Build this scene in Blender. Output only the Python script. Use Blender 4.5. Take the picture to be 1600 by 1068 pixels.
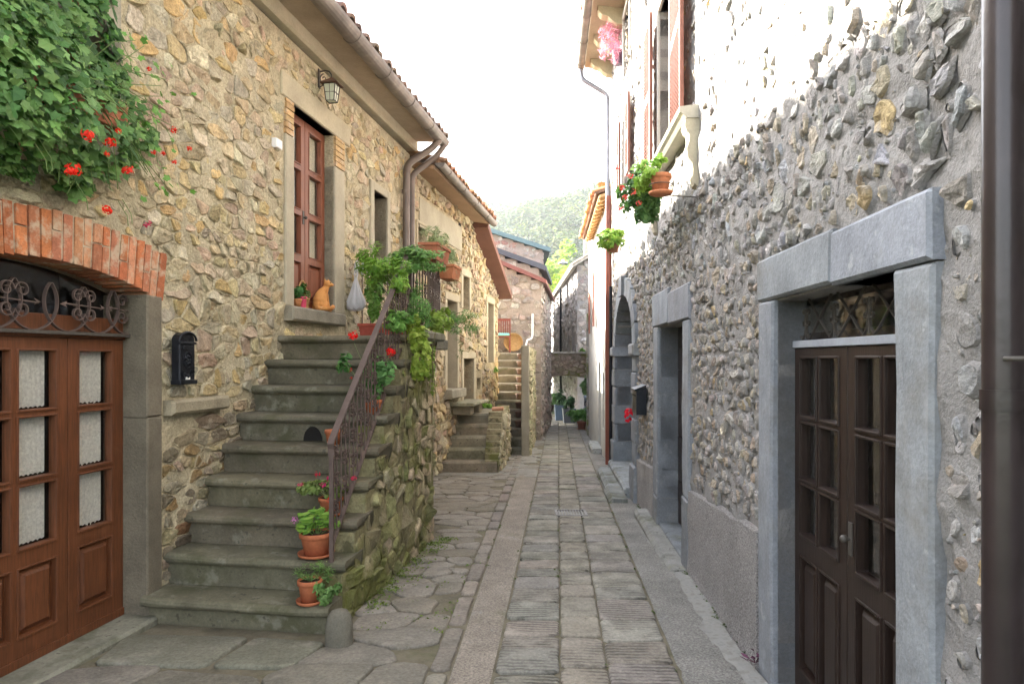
import bpy, bmesh, math, random
from math import sin, cos, pi, sqrt, hypot, radians
from mathutils import Vector, Matrix, noise

# ------------------------------------------------------------------ camera, world, sun, exposure
scene = bpy.context.scene
for o in list(bpy.data.objects): bpy.data.objects.remove(o)
FPX, HOR = 1066.67, 560.0                      # focal length and horizon row of the 1600 px wide photograph
EYE = 1.6
cam_d = bpy.data.cameras.new('camera'); cam_o = bpy.data.objects.new('camera', cam_d)
scene.collection.objects.link(cam_o); scene.camera = cam_o
cam_o.location = (0, 0, EYE); cam_o.rotation_euler = (radians(90), 0, 0)
cam_d.sensor_width = 36; cam_d.lens = 24; cam_d.shift_y = (HOR-534)/1600
cam_d.clip_start = .05; cam_d.clip_end = 3000
SUN = Vector((-1.0, 0.80, 0.675)).normalized()  # direction towards the sun: over the left-hand roofs, ahead
elev = math.asin(SUN.z)
world = bpy.data.worlds.new('World'); scene.world = world; world.use_nodes = True
wn = world.node_tree.nodes; wl = world.node_tree.links
sky = wn.new('ShaderNodeTexSky'); sky.sky_type = 'NISHITA'; sky.sun_disc = False
sky.sun_elevation = elev; sky.sun_rotation = math.atan2(SUN.x, SUN.y)
sky.air_density = 1.0; sky.dust_density = 3.5; sky.ozone_density = 0.6; sky.altitude = 300
hs = wn.new('ShaderNodeHueSaturation'); hs.inputs['Saturation'].default_value = .38      # thin milky cloud over the blue
wl.new(sky.outputs[0], hs.inputs['Color']); wl.new(hs.outputs[0], wn['Background'].inputs[0]); wn['Background'].inputs[1].default_value = 0.15
sd = bpy.data.lights.new('sun', 'SUN'); sd.energy = 5.0; sd.angle = radians(.5); sd.color = (1, .93, .80)
so = bpy.data.objects.new('sun', sd); scene.collection.objects.link(so)
so.rotation_euler = SUN.to_track_quat('Z', 'Y').to_euler(); so.location = (-20, 16, 30)
scene.view_settings.view_transform = 'Standard'; scene.view_settings.look = 'None'
scene.view_settings.gamma = 1; scene.view_settings.exposure = 3.12
scene.cycles.max_bounces = 10; scene.cycles.diffuse_bounces = 6; scene.cycles.transparent_max_bounces = 16

# ------------------------------------------------------------------ mesh builder
C = scene.collection
WL = {}                                         # world location of each root
rnd = random.Random(7)
def V(*a): return Vector(a)
def jit(c, a, r=None):
    r = r or rnd
    k = 1+r.uniform(-a, a)
    return tuple(max(0.004, x*k*(1+r.uniform(-a, a)*.3)) for x in c[:3])
def mixc(a, b, t): return tuple(a[i]*(1-t)+b[i]*t for i in range(3))

class MB:
    def __init__(s): s.v = []; s.f = []; s.c = []; s.m = []; s.s = []; s.a = []
    def add(s, vs, fs, col=(.5, .5, .5), mi=0, smooth=False, alpha=1.0):
        n = len(s.v); s.v.extend(vs)
        for f in fs:
            s.f.append(tuple(i+n for i in f))
        k = len(fs); s.c.extend([col]*k); s.m.extend([mi]*k); s.s.extend([smooth]*k); s.a.extend([alpha]*k)
    def quad(s, a, b, c, d, col=(.5, .5, .5), mi=0, alpha=1.0): s.add([a, b, c, d], [(0, 1, 2, 3)], col, mi, False, alpha)
    def box(s, F, u0, u1, d0, d1, z0, z1, col=(.5, .5, .5), mi=0):
        p = [F(u, d, z) for z in (z0, z1) for d in (d0, d1) for u in (u0, u1)]
        s.add(p, [(0, 1, 3, 2), (4, 6, 7, 5), (0, 4, 5, 1), (1, 5, 7, 3), (3, 7, 6, 2), (2, 6, 4, 0)], col, mi)
    def loft(s, rings, col=(.5, .5, .5), mi=0, cap=True, smooth=True, closed=True):
        n = len(rings[0]); vs = [p for r in rings for p in r]; fs = []
        for i in range(len(rings)-1):
            for j in range(n if closed else n-1):
                k = (j+1) % n
                fs.append((i*n+j, i*n+k, (i+1)*n+k, (i+1)*n+j))
        s.add(vs, fs, col, mi, smooth)
        if cap and closed:
            s.add(list(rings[0]), [tuple(range(n))], col, mi); s.add(list(rings[-1]), [tuple(range(n))], col, mi)
    def prism(s, poly, off, col=(.5, .5, .5), mi=0):
        s.loft([[Vector(p) for p in poly], [Vector(p)+Vector(off) for p in poly]], col, mi, True, False)
    def tube(s, pts, r, n=8, col=(.5, .5, .5), mi=0, cap=True, flat=None):
        pts = [Vector(p) for p in pts]; rings = []; prev = None
        for i, p in enumerate(pts):
            t = (pts[min(i+1, len(pts)-1)]-pts[max(i-1, 0)])
            if t.length < 1e-9: t = Vector((0, 0, 1))
            t.normalize()
            if prev is None:
                a = Vector((0, 0, 1)) if abs(t.z) < .9 else Vector((1, 0, 0))
                x = t.cross(a).normalized()
            else:
                x = (prev - t*prev.dot(t))
                x = x.normalized() if x.length > 1e-6 else t.orthogonal().normalized()
            prev = x; y = t.cross(x)
            rr = r[i] if isinstance(r, (list, tuple)) else r
            rings.append([p + x*rr*cos(2*pi*k/n) + y*rr*sin(2*pi*k/n) for k in range(n)])
        s.loft(rings, col, mi, cap, True)
    def band(s, pts, nrm, w, t, col=(.5, .5, .5), mi=0):    # flat iron strip, width w along nrm
        pts = [Vector(p) for p in pts]; nrm = Vector(nrm).normalized(); rings = []
        for i, p in enumerate(pts):
            tg = (pts[min(i+1, len(pts)-1)]-pts[max(i-1, 0)]).normalized()
            q = tg.cross(nrm).normalized()
            rings.append([p+nrm*w/2+q*t/2, p+nrm*w/2-q*t/2, p-nrm*w/2-q*t/2, p-nrm*w/2+q*t/2])
        s.loft(rings, col, mi, True, False)
    def lathe(s, c, prof, n=20, col=(.5, .5, .5), mi=0, cap=True, smooth=True):
        c = Vector(c)
        s.loft([[c+Vector((r*cos(2*pi*k/n), r*sin(2*pi*k/n), z)) for k in range(n)] for r, z in prof], col, mi, cap, smooth)
    def ball(s, c, r, col=(.5, .5, .5), mi=0, n=10, m=6, M=None):
        c = Vector(c); r = Vector(r) if not isinstance(r, (int, float)) else Vector((r, r, r)); rings = []
        for i in range(m+1):
            a = pi*i/m; rr = max(sin(a), 1e-3)
            ring = [Vector((r.x*rr*cos(2*pi*k/n), r.y*rr*sin(2*pi*k/n), r.z*cos(a))) for k in range(n)]
            rings.append([c+((M@q) if M else q) for q in ring])
        s.loft(rings, col, mi, True, True)
    def build(s, name, mats, parent=None, bevel=None, recalc=True, seg=2):
        me = bpy.data.meshes.new(name)
        if parent is not None: org = WL[parent]
        else:
            xs = [p[0] for p in s.v]; ys = [p[1] for p in s.v]; zs = [p[2] for p in s.v]
            org = Vector(((min(xs)+max(xs))/2, (min(ys)+max(ys))/2, min(zs)))
        me.from_pydata([(p[0]-org.x, p[1]-org.y, p[2]-org.z) for p in s.v], [], s.f)
        me.polygons.foreach_set('material_index', s.m); me.polygons.foreach_set('use_smooth', s.s)
        at = me.color_attributes.new('col', 'FLOAT_COLOR', 'CORNER'); buf = []
        for f, c, a in zip(s.f, s.c, s.a): buf.extend((c[0], c[1], c[2], a)*len(f))
        at.data.foreach_set('color', buf)
        for m in (mats if isinstance(mats, (list, tuple)) else [mats]): me.materials.append(m)
        if recalc and len(s.f) < 60000:
            bm = bmesh.new(); bm.from_mesh(me); bmesh.ops.recalc_face_normals(bm, faces=bm.faces); bm.to_mesh(me); bm.free()
        me.update()
        o = bpy.data.objects.new(name, me); C.objects.link(o)
        if parent is not None: o.parent = parent
        else: o.location = org
        WL[o] = org.copy()
        if bevel:
            b = o.modifiers.new('bevel', 'BEVEL'); b.width = bevel; b.segments = seg; b.limit_method = 'ANGLE'; b.angle_limit = radians(40)
        return o

def tag(o, label, cat, group=None):
    o['label'] = label; o['category'] = cat
    if group: o['group'] = group
    return o
def thing(name, label, cat, loc, group=None):
    o = bpy.data.objects.new(name, None); C.objects.link(o); o.location = loc; o.empty_display_size = .2
    WL[o] = Vector(loc); return tag(o, label, cat, group)
def struct(o, kind='structure'): o['kind'] = kind; return o
def copy_tree(o, delta, parent=None):
    c = o.copy(); C.objects.link(c)
    if parent is None: c.location = Vector(o.location)+Vector(delta); WL[c] = c.location.copy()
    else: c.parent = parent; WL[c] = WL[parent].copy()
    for ch in [k for k in list(o.children)]: copy_tree(ch, delta, c)
    return c

# ------------------------------------------------------------------ wall frames: (u = distance down the alley, d = out of the wall, z)
def frame(a, b, s):
    n = hypot(1, b); nx = s/n; ny = -s*b/n
    F = lambda u, d, z: Vector((a+b*u+d*nx, u+d*ny, z))
    F.p = (a, b, nx, ny); F.n = Vector((nx, ny, 0)); F.t = Vector((b, 1, 0)).normalized()
    return F
LF = frame(-3.176, .16, 1)       # first house on the left
L2 = frame(-3.478, .19, 1)       # second house on the left
RF = frame(1.19, .054, -1)       # right-hand side
def uz(F, x, y, d=0.0):          # photo pixel -> (u, z) on the plane d of a wall
    a, b, nx, ny = F.p; r = (x-800)/FPX
    u = (a+d*nx-r*d*ny)/(r-b)
    return u, EYE-(y-HOR)*(u+d*ny)/FPX
def at(x, y, Y): return Vector(((x-800)/FPX*Y, Y, EYE-(y-HOR)*Y/FPX))
def gz(y):
    if y < 32: return -.032*y
    return -1.024
ID = lambda u, d, z: Vector((u, d, z))

# ------------------------------------------------------------------ materials
def mat(name, col=None, rough=.9, var=(6, .25), bumps=((40, .3, 6),), metal=0, stain=None, spec=.3, trans=0, emis=None,
        grain=None, transl=0, groove=False, fine=None, coat=0):
    m = bpy.data.materials.new(name); m.use_nodes = True; nt = m.node_tree; N = nt.nodes; K = nt.links
    b = N['Principled BSDF']; b.inputs['Roughness'].default_value = rough; b.inputs['Metallic'].default_value = metal
    b.inputs['Specular IOR Level'].default_value = spec
    if coat: b.inputs['Coat Weight'].default_value = coat; b.inputs['Coat Roughness'].default_value = .25
    tc = N.new('ShaderNodeTexCoord').outputs['Object']
    if col is None:
        a = N.new('ShaderNodeAttribute'); a.attribute_name = 'col'; src = a.outputs['Color']
    else:
        a = N.new('ShaderNodeRGB'); a.outputs[0].default_value = (*col, 1); src = a.outputs[0]
    def noi(scale, det=5, rg=.6, vec=None, dist=0):
        n = N.new('ShaderNodeTexNoise'); n.inputs['Scale'].default_value = scale; n.inputs['Detail'].default_value = det
        n.inputs['Roughness'].default_value = rg; n.inputs['Distortion'].default_value = dist
        K.new(vec or tc, n.inputs['Vector']); return n.outputs['Fac']
    def mul(src, fac, lo, hi, f0=.3, f1=.7):
        r = N.new('ShaderNodeMapRange'); r.inputs[1].default_value = f0; r.inputs[2].default_value = f1
        r.inputs[3].default_value = lo; r.inputs[4].default_value = hi; K.new(fac, r.inputs[0])
        x = N.new('ShaderNodeVectorMath'); x.operation = 'SCALE'; K.new(src, x.inputs[0]); K.new(r.outputs[0], x.inputs['Scale'])
        return x.outputs[0]
    if var: src = mul(src, noi(var[0], 6, .65), 1-var[1], 1+var[1])
    if fine: src = mul(src, noi(fine[0], 3, .7), 1-fine[1], 1+fine[1])
    if grain:
        mp = N.new('ShaderNodeMapping'); mp.inputs['Scale'].default_value = grain[0]; K.new(tc, mp.inputs[0])
        g = noi(grain[1], 4, .6, mp.outputs[0], .6); src = mul(src, g, 1-grain[2], 1+grain[2])
    if stain:     # list of (scale, threshold, softness, colour, strength)
        for sc, th, sf, cc, st in stain:
            r = N.new('ShaderNodeMapRange'); r.inputs[1].default_value = th; r.inputs[2].default_value = th+sf; r.inputs[4].default_value = st
            K.new(noi(sc, 8, .65), r.inputs[0])
            x = N.new('ShaderNodeMix'); x.data_type = 'RGBA'; K.new(r.outputs[0], x.inputs['Factor']); K.new(src, x.inputs['A'])
            x.inputs['B'].default_value = (*cc, 1); src = x.outputs['Result']
    K.new(src, b.inputs['Base Color'])
    prev = None
    for bp in bumps:
        sc, st, det = bp[:3]; dd = bp[3] if len(bp) > 3 else .02
        n = N.new('ShaderNodeBump'); n.inputs['Strength'].default_value = st; n.inputs['Distance'].default_value = dd
        K.new(noi(sc, det, .6), n.inputs['Height'])
        if prev: K.new(prev, n.inputs['Normal'])
        prev = n.outputs[0]
    if grain:
        n = N.new('ShaderNodeBump'); n.inputs['Strength'].default_value = .25; n.inputs['Distance'].default_value = .004; K.new(g, n.inputs['Height'])
        if prev: K.new(prev, n.inputs['Normal'])
        prev = n.outputs[0]
    if groove:
        w = N.new('ShaderNodeTexWave'); w.bands_direction = 'Y'; w.inputs['Scale'].default_value = 7.5; w.inputs['Distortion'].default_value = 2.2
        w.inputs['Detail'].default_value = 3; w.inputs['Detail Scale'].default_value = 2.5
        mp = N.new('ShaderNodeMapping'); mp.inputs['Rotation'].default_value = (0, 0, .067); K.new(tc, mp.inputs[0]); K.new(mp.outputs[0], w.inputs['Vector'])
        r = N.new('ShaderNodeMapRange'); r.inputs[1].default_value = 0; r.inputs[2].default_value = .45; K.new(w.outputs['Fac'], r.inputs[0])
        nn = N.new('ShaderNodeMapRange'); nn.inputs[1].default_value = .42; nn.inputs[2].default_value = .62; K.new(noi(5, 3, .5), nn.inputs[0])
        mx = N.new('ShaderNodeMath'); mx.operation = 'MAXIMUM'; K.new(r.outputs[0], mx.inputs[0]); K.new(nn.outputs[0], mx.inputs[1])
        av = N.new('ShaderNodeAttribute'); av.attribute_name = 'col'
        iv = N.new('ShaderNodeMath'); iv.operation = 'SUBTRACT'; iv.inputs[0].default_value = 1; K.new(av.outputs['Alpha'], iv.inputs[1])
        m2 = N.new('ShaderNodeMath'); m2.operation = 'MAXIMUM'; K.new(mx.outputs[0], m2.inputs[0]); K.new(iv.outputs[0], m2.inputs[1])
        n = N.new('ShaderNodeBump'); n.inputs['Strength'].default_value = 1; n.inputs['Distance'].default_value = .012; K.new(m2.outputs[0], n.inputs['Height'])
        if prev: K.new(prev, n.inputs['Normal'])
        prev = n.outputs[0]
        src2 = mul(src, m2.outputs[0], .5, 1.0, 0, 1); K.new(src2, b.inputs['Base Color'])
    if prev: K.new(prev, b.inputs['Normal'])
    out = N['Material Output']
    if trans:    # thin pane: mostly see-through, reflecting by angle
        gl = N.new('ShaderNodeBsdfGlossy'); gl.inputs['Roughness'].default_value = .03
        tr = N.new('ShaderNodeBsdfTransparent'); tr.inputs[0].default_value = (*[trans]*3, 1)
        lw = N.new('ShaderNodeLayerWeight'); lw.inputs[0].default_value = .5
        pw = N.new('ShaderNodeMath'); pw.operation = 'POWER'; K.new(lw.outputs['Facing'], pw.inputs[0]); pw.inputs[1].default_value = 4
        fr = N.new('ShaderNodeMapRange'); fr.inputs[3].default_value = .035; fr.inputs[4].default_value = .8; K.new(pw.outputs[0], fr.inputs[0])
        mx = N.new('ShaderNodeMixShader'); K.new(fr.outputs[0], mx.inputs[0]); K.new(tr.outputs[0], mx.inputs[1]); K.new(gl.outputs[0], mx.inputs[2])
        K.new(mx.outputs[0], out.inputs[0])
    if transl:
        t = N.new('ShaderNodeBsdfTranslucent'); K.new(src, t.inputs[0])
        mx = N.new('ShaderNodeMixShader'); mx.inputs[0].default_value = transl
        K.new(b.outputs[0], mx.inputs[1]); K.new(t.outputs[0], mx.inputs[2]); K.new(mx.outputs[0], out.inputs[0])
    return m

M_stone = mat('rubble_stone', None, .92, (9, .32), ((14, .8, 6, .03), (50, .9, 6, .012)), fine=(60, .28), stain=[(1.6, .52, .2, (.20, .175, .13), .45), (7, .56, .12, (.46, .42, .33), .6)])
M_stoneR = mat('rubble_stone_grey', None, .92, (9, .32), ((14, .8, 6, .03), (50, .9, 6, .012)), fine=(60, .28), stain=[(1.6, .54, .2, (.20, .19, .175), .4), (8, .50, .14, (.31, .295, .28), .75)])
M_mortarL = mat('lime_mortar', None, .95, (5, .25), ((9, .8, 6, .05), (38, .9, 6, .02)), fine=(60, .28), stain=[(1.4, .5, .2, (.24, .21, .15), .45)])
M_mortarR = mat('grey_mortar', None, .95, (3, .16), ((7, .7, 6, .04), (30, .8, 6, .015), (120, .6, 3, .004)), fine=(80, .15))
M_rough = mat('roughcast_plaster', (.41, .385, .37), .95, (2, .14), ((70, 1, 4, .05), (25, .6, 4, .03)), fine=(100, .6), stain=[(1.3, .56, .2, (.20, .19, .16), .6)])
M_mossy = mat('mossy_stone', None, .93, (7, .35), ((14, .6, 5, .02), (60, .8, 6, .008)), fine=(60, .2), stain=[(2.2, .50, .10, (.13, .14, .035), .85), (6, .57, .07, (.06, .055, .03), .7)])
M_step = mat('worn_stone', None, .85, (4, .30), ((12, .35, 6, .01), (70, .45, 5, .004)), fine=(50, .16), stain=[(3, .50, .16, (.07, .072, .035), .7), (7, .56, .1, (.25, .24, .19), .55), (16, .60, .06, (.05, .048, .035), .7)])
M_jamb = mat('hammered_stone', None, .9, (3.5, .28), ((55, .8, 5, .008), (9, .4, 5, .012)), fine=(90, .18), stain=[(4, .58, .12, (.34, .31, .24), .4)])
M_ashlar = mat('smooth_grey_stone', None, .8, (2.6, .24), ((50, .6, 6, .006), (7, .5, 5, .02)), fine=(70, .16), stain=[(5, .55, .12, (.36, .38, .40), .45), (2.4, .54, .16, (.16, .145, .12), .6), (12, .62, .06, (.40, .41, .41), .5)])
M_plaster = mat('old_plaster', None, .92, (3, .14), ((20, .4, 6, .008), (90, .4, 4, .003)), fine=(40, .07))
M_pave = mat('paving_stone', None, .82, (5, .22), ((14, .8, 6, .02), (70, .8, 5, .006)), fine=(50, .25), stain=[(2.1, .55, .14, (.11, .105, .065), .5), (6, .58, .1, (.33, .30, .26), .45), (11, .62, .06, (.09, .085, .06), .6)], groove=True)
M_conc = mat('worn_concrete', None, .92, (2.5, .25), ((45, .9, 6, .015), (9, .5, 5, .025)), fine=(75, .5), stain=[(1.7, .56, .14, (.13, .13, .07), .55), (4.5, .62, .08, (.42, .42, .41), .4)])
M_joint = mat('earth_joint', None, .98, (6, .3), ((30, .9, 6, .02),), stain=[(2.3, .54, .14, (.085, .10, .03), .55)])
M_brick = mat('red_brick', None, .93, (12, .25), ((50, .7, 5, .006),), fine=(90, .2), stain=[(9, .50, .12, (.50, .40, .29), .85), (25, .56, .1, (.22, .09, .05), .5)])
M_woodR = mat('varnished_wood', (.118, .041, .016), .5, (2, .2), (), grain=((14, 14, 1), 6, .3), spec=.35, stain=[(5, .60, .1, (.075, .026, .010), .6), (3, .60, .12, (.22, .10, .05), .4)])
M_woodU = mat('red_varnished_wood', (.20, .062, .028), .5, (2, .12), (), grain=((12, 12, 1), 6, .2), spec=.5)
M_woodD = mat('dark_brown_wood', (.024, .0145, .011), .42, (2, .2), (), grain=((14, 14, 1), 6, .3), spec=.3)
M_woodS = mat('shutter_wood', (.21, .085, .06), .5, (4, .2), ())
M_glass = mat('window_glass', (.8, .8, .8), .05, None, (), trans=.95)
M_curt = mat('lace_curtain', None, .9, (55, .22), ((60, .8, 2, .003),), transl=.35)
M_dark = mat('unlit_black', (.012, .011, .01), .9, None, ())  # near-black colour standing for the shade of unlit rooms and hollows
M_iron = mat('forged_iron', (.085, .075, .065), .5, (10, .3), ((60, .3, 3, .002),), metal=.3)
M_ironB = mat('brown_painted_iron', (.105, .075, .065), .5, (8, .25), ((60, .3, 3, .002),))
M_pipe = mat('brown_painted_pipe', (.030, .021, .021), .30, (3, .35), ((9, .2, 4, .01),), spec=.5)
M_pipeC = mat('copper_brown_pipe', (.15, .122, .105), .4, (3, .25), ((9, .2, 4, .006),), metal=.25)
M_gut = mat('weathered_gutter', (.20, .175, .155), .5, (2.5, .3), ((20, .2, 4, .004),), metal=.2, stain=[(5, .55, .12, (.33, .28, .24), .5)])
M_black = mat('black_cast_iron', (.022, .024, .03), .38, (12, .3), ((70, .4, 3, .003),), metal=.5)
M_terra = mat('terracotta', None, .8, (7, .22), ((40, .3, 4, .003),), fine=(60, .1))
M_tile = mat('roof_tile', None, .9, (4, .35), ((30, .5, 5, .01),))
M_leaf = mat('leaf', None, .55, None, (), transl=.35, spec=.4)
M_petal = mat('petal', None, .6, None, (), transl=.3)
M_soil = mat('soil', (.05, .035, .022), .98, (20, .4), ((50, 1, 4, .01),))
M_paint = mat('paint', None, .55, (6, .1), ())
M_bag = mat('plastic_bag', (.68, .66, .68), .45, (5, .05), ((12, .6, 3, .02),), transl=.3)
M_white = mat('white_enamel', (.75, .75, .76), .3, None, ())
M_fur = mat('ginger_fur', (.62, .29, .09), .85, (9, .2), ((120, .7, 2, .004),), stain=[(11, .54, .06, (.46, .17, .04), .7), (5, .62, .06, (.75, .55, .32), .6)])
M_tree = mat('hill_foliage', None, .8, None, (), transl=.45)
M_land = mat('hill_ground', None, .95, (.05, .3), ())
M_wick = mat('wicker', (.42, .26, .11), .8, (30, .3), ((60, 1, 2, .005),))
M_lampg = mat('frosted_glass', (.75, .78, .66), .2, None, (), transl=.4)
# ------------------------------------------------------------------ rubble: real stones set in a wall
def clip(poly, px, py, nx, ny):          # keep the side where (p-P).n <= 0
    out = []; m = len(poly)
    for i in range(m):
        a = poly[i]; b = poly[(i+1) % m]
        da = (a[0]-px)*nx+(a[1]-py)*ny; db = (b[0]-px)*nx+(b[1]-py)*ny
        if da <= 0: out.append(a)
        if (da < 0 and db > 0) or (da > 0 and db < 0):
            t = da/(da-db); out.append((a[0]+(b[0]-a[0])*t, a[1]+(b[1]-a[1])*t))
    return out
def cells(u0, u1, z0, z1, h, asp, r, jx=.35, jz=.35):
    seeds = []; z = z0-h*.5
    while z < z1+h:
        hh = h*r.uniform(.5, 1.6); u = u0-r.random()*hh*asp
        while u < u1+h:
            w = hh*asp*r.choice((r.uniform(.35, .8), r.uniform(.7, 1.3), r.uniform(1.2, 2.1)))
            seeds.append((u+w/2+r.uniform(-jx, jx)*w*.5, z+hh/2+r.uniform(-jz, jz)*hh))
            u += w
        z += hh
    k = 1/asp; g = h*1.6; grid = {}
    pts = [(u*k, z) for u, z in seeds]
    for i, (a, b) in enumerate(pts): grid.setdefault((int(a//g), int(b//g)), []).append(i)
    for i, (a, b) in enumerate(pts):
        R = g*1.5; poly = [(a-R, b-R), (a+R, b-R), (a+R, b+R), (a-R, b+R)]
        nb = []
        ci, cj = int(a//g), int(b//g)
        for di in (-1, 0, 1):
            for dj in (-1, 0, 1):
                for j in grid.get((ci+di, cj+dj), ()):
                    if j != i:
                        dx = pts[j][0]-a; dz = pts[j][1]-b; nb.append((dx*dx+dz*dz, dx, dz))
        nb.sort()
        for q, dx, dz in nb[:14]:
            poly = clip(poly, a+dx/2, b+dz/2, dx, dz)
            if len(poly) < 3: break
        if len(poly) >= 3: yield seeds[i], [(p[0]/k, p[1]) for p in poly]
def rubble(mb, F, u0, u1, z0, z1, h=.14, asp=1.5, gap=.012, dep=.03, holes=(), pal=None, r=None, mi=1, shrink=None, skip=0, inside=None,
           base=-.012, rough=.35, chaikin=1, rot=0, halfplanes=(), cut=.13, mort=None, fil=.55):
    r = r or random.Random(3)
    for (su, sz), poly in cells(u0, u1, z0, z1, h, asp, r):
        if r.random() < skip: continue
        if not (u0 < su < u1 and z0 < sz < z1): continue
        if inside and not inside(su, sz): continue
        bad = False
        for (a, b, c, d) in list(holes):
            if a < su < b and c < sz < d: bad = True; break
            opts = [(a-su, 1, 0, a), (su-b, -1, 0, b), (c-sz, 0, 1, c), (sz-d, 0, -1, d)]
            m = max(opts, key=lambda q: q[0])
            if m[1]: poly = clip(poly, m[3]-m[1]*gap*.4, 0, m[1], 0)
            else: poly = clip(poly, 0, m[3]-m[2]*gap*.4, 0, m[2])
            if len(poly) < 3: bad = True; break
        if bad: continue
        for (pu, pz, nu, nz) in halfplanes:
            poly = clip(poly, pu, pz, nu, nz)
            if len(poly) < 3: break
        if len(poly) < 3: continue
        poly = clip(poly, u0, 0, -1, 0); poly = clip(poly, u1, 0, 1, 0) if poly else poly
        poly = clip(poly, 0, z0, 0, -1) if poly else poly; poly = clip(poly, 0, z1, 0, 1) if poly else poly
        if len(poly) < 3: continue
        cu = sum(p[0] for p in poly)/len(poly); cz = sum(p[1] for p in poly)/len(poly)
        S = 1.0
        if shrink: S = r.uniform(*shrink)
        A = max(p[0] for p in poly)-min(p[0] for p in poly); B = max(p[1] for p in poly)-min(p[1] for p in poly)
        sz_ = min(A, B)
        if sz_ < gap*1.8: continue
        if rot:
            th = r.gauss(0, rot); ca, sa = cos(th), sin(th); sx, sy = r.uniform(.5, 1), r.uniform(.6, 1)
            poly = [(cu+(ca*(p[0]-cu)-sa*(p[1]-cz))*sx, cz+(sa*(p[0]-cu)+ca*(p[1]-cz))*sy) for p in poly]
            poly = [(min(max(p[0], u0), u1), min(max(p[1], z0), z1)) for p in poly]
        poly = [(cu+(p[0]-cu)*S, cz+(p[1]-cz)*S) for p in poly]
        if chaikin:
            q = []; n = len(poly)
            for i in range(n):          # broken, not rounded: split each edge, knock the corner off by a few millimetres
                a = poly[i]; b = poly[(i+1) % n]; ex, ey = b[0]-a[0], b[1]-a[1]; L = hypot(ex, ey)
                if L < .012: continue
                w = min(.30, cut*.11/L); q.append((a[0]+ex*w, a[1]+ey*w))
                if L > .05:
                    t = r.uniform(.35, .65); o = r.gauss(0, .045)*L; q.append((a[0]+ex*t-ey/L*o, a[1]+ey*t+ex/L*o))
                q.append((b[0]-ex*w, b[1]-ey*w))
            poly = q
        if len(poly) < 3: continue
        hgt = dep*r.uniform(.2, 1.4); ta = r.gauss(0, .17); tb = r.gauss(0, .20)
        k0 = max(0, 1-gap*2/max(sz_, .01)); rg = []
        sA = min(.90, max(.5, 1-.014/max(sz_, .02))); fa = r.uniform(0, 2*pi); fs_ = r.uniform(0, .35); fo = r.uniform(-.2, .5)*sz_
        for kk, dd in ((1, base), (1, hgt*.62), (sA, hgt), (sA*.52, hgt*1.0)):
            ring = []
            for p in poly:
                x = cu+(p[0]-cu)*k0*kk; y = cz+(p[1]-cz)*k0*kk
                d = dd
                if dd > 0:
                    d += (ta*(x-cu)+tb*(y-cz))*(.7 if dd < hgt*.7 else 1)
                    e = (x-cu)*cos(fa)+(y-cz)*sin(fa)-fo          # one broken facet across the face
                    if e > 0: d -= e*fs_
                    d += rough*.026*(noise.noise((x*16, y*16, cu*3))+.9*noise.noise((x*41, y*41, cu*9)))
                    d = max(d, base*.5)
                ring.append(F(x, d, y))
            rg.append(ring)
        n = len(poly); col = jit(pal(cu, cz, r), .13, r)
        vs = [p for q in rg for p in q]+[F(cu, hgt*(1.0+r.uniform(-.1, .15))-max(0, -fo)*fs_, cz)]; fs = []
        for i in range(len(rg)-1):
            for q in range(n): fs.append((i*n+q, i*n+(q+1) % n, (i+1)*n+(q+1) % n, (i+1)*n+q))
        b0 = (len(rg)-1)*n
        for q in range(n): fs.append((b0+q, b0+(q+1) % n, len(rg)*n))
        mb.add(vs, fs, col, mi, False)
        if mort:        # mortar pointed up against the stone
            inn = []; out = []
            gg = 1+(.010+r.random()*.016)/max(sz_, .03)*2
            for p in poly:
                x = cu+(p[0]-cu)*k0*1.012; y = cz+(p[1]-cz)*k0*1.012; h_ = max(.002, hgt*fil*(1+.8*noise.noise((x*22, y*22, 3))))
                inn.append(F(x, h_, y)); out.append(F(cu+(p[0]-cu)*k0*gg, -.006, cz+(p[1]-cz)*k0*gg))
            mb.add(out+inn, [(q, (q+1) % n, n+(q+1) % n, n+q) for q in range(n)], mort, 0, True)
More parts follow.
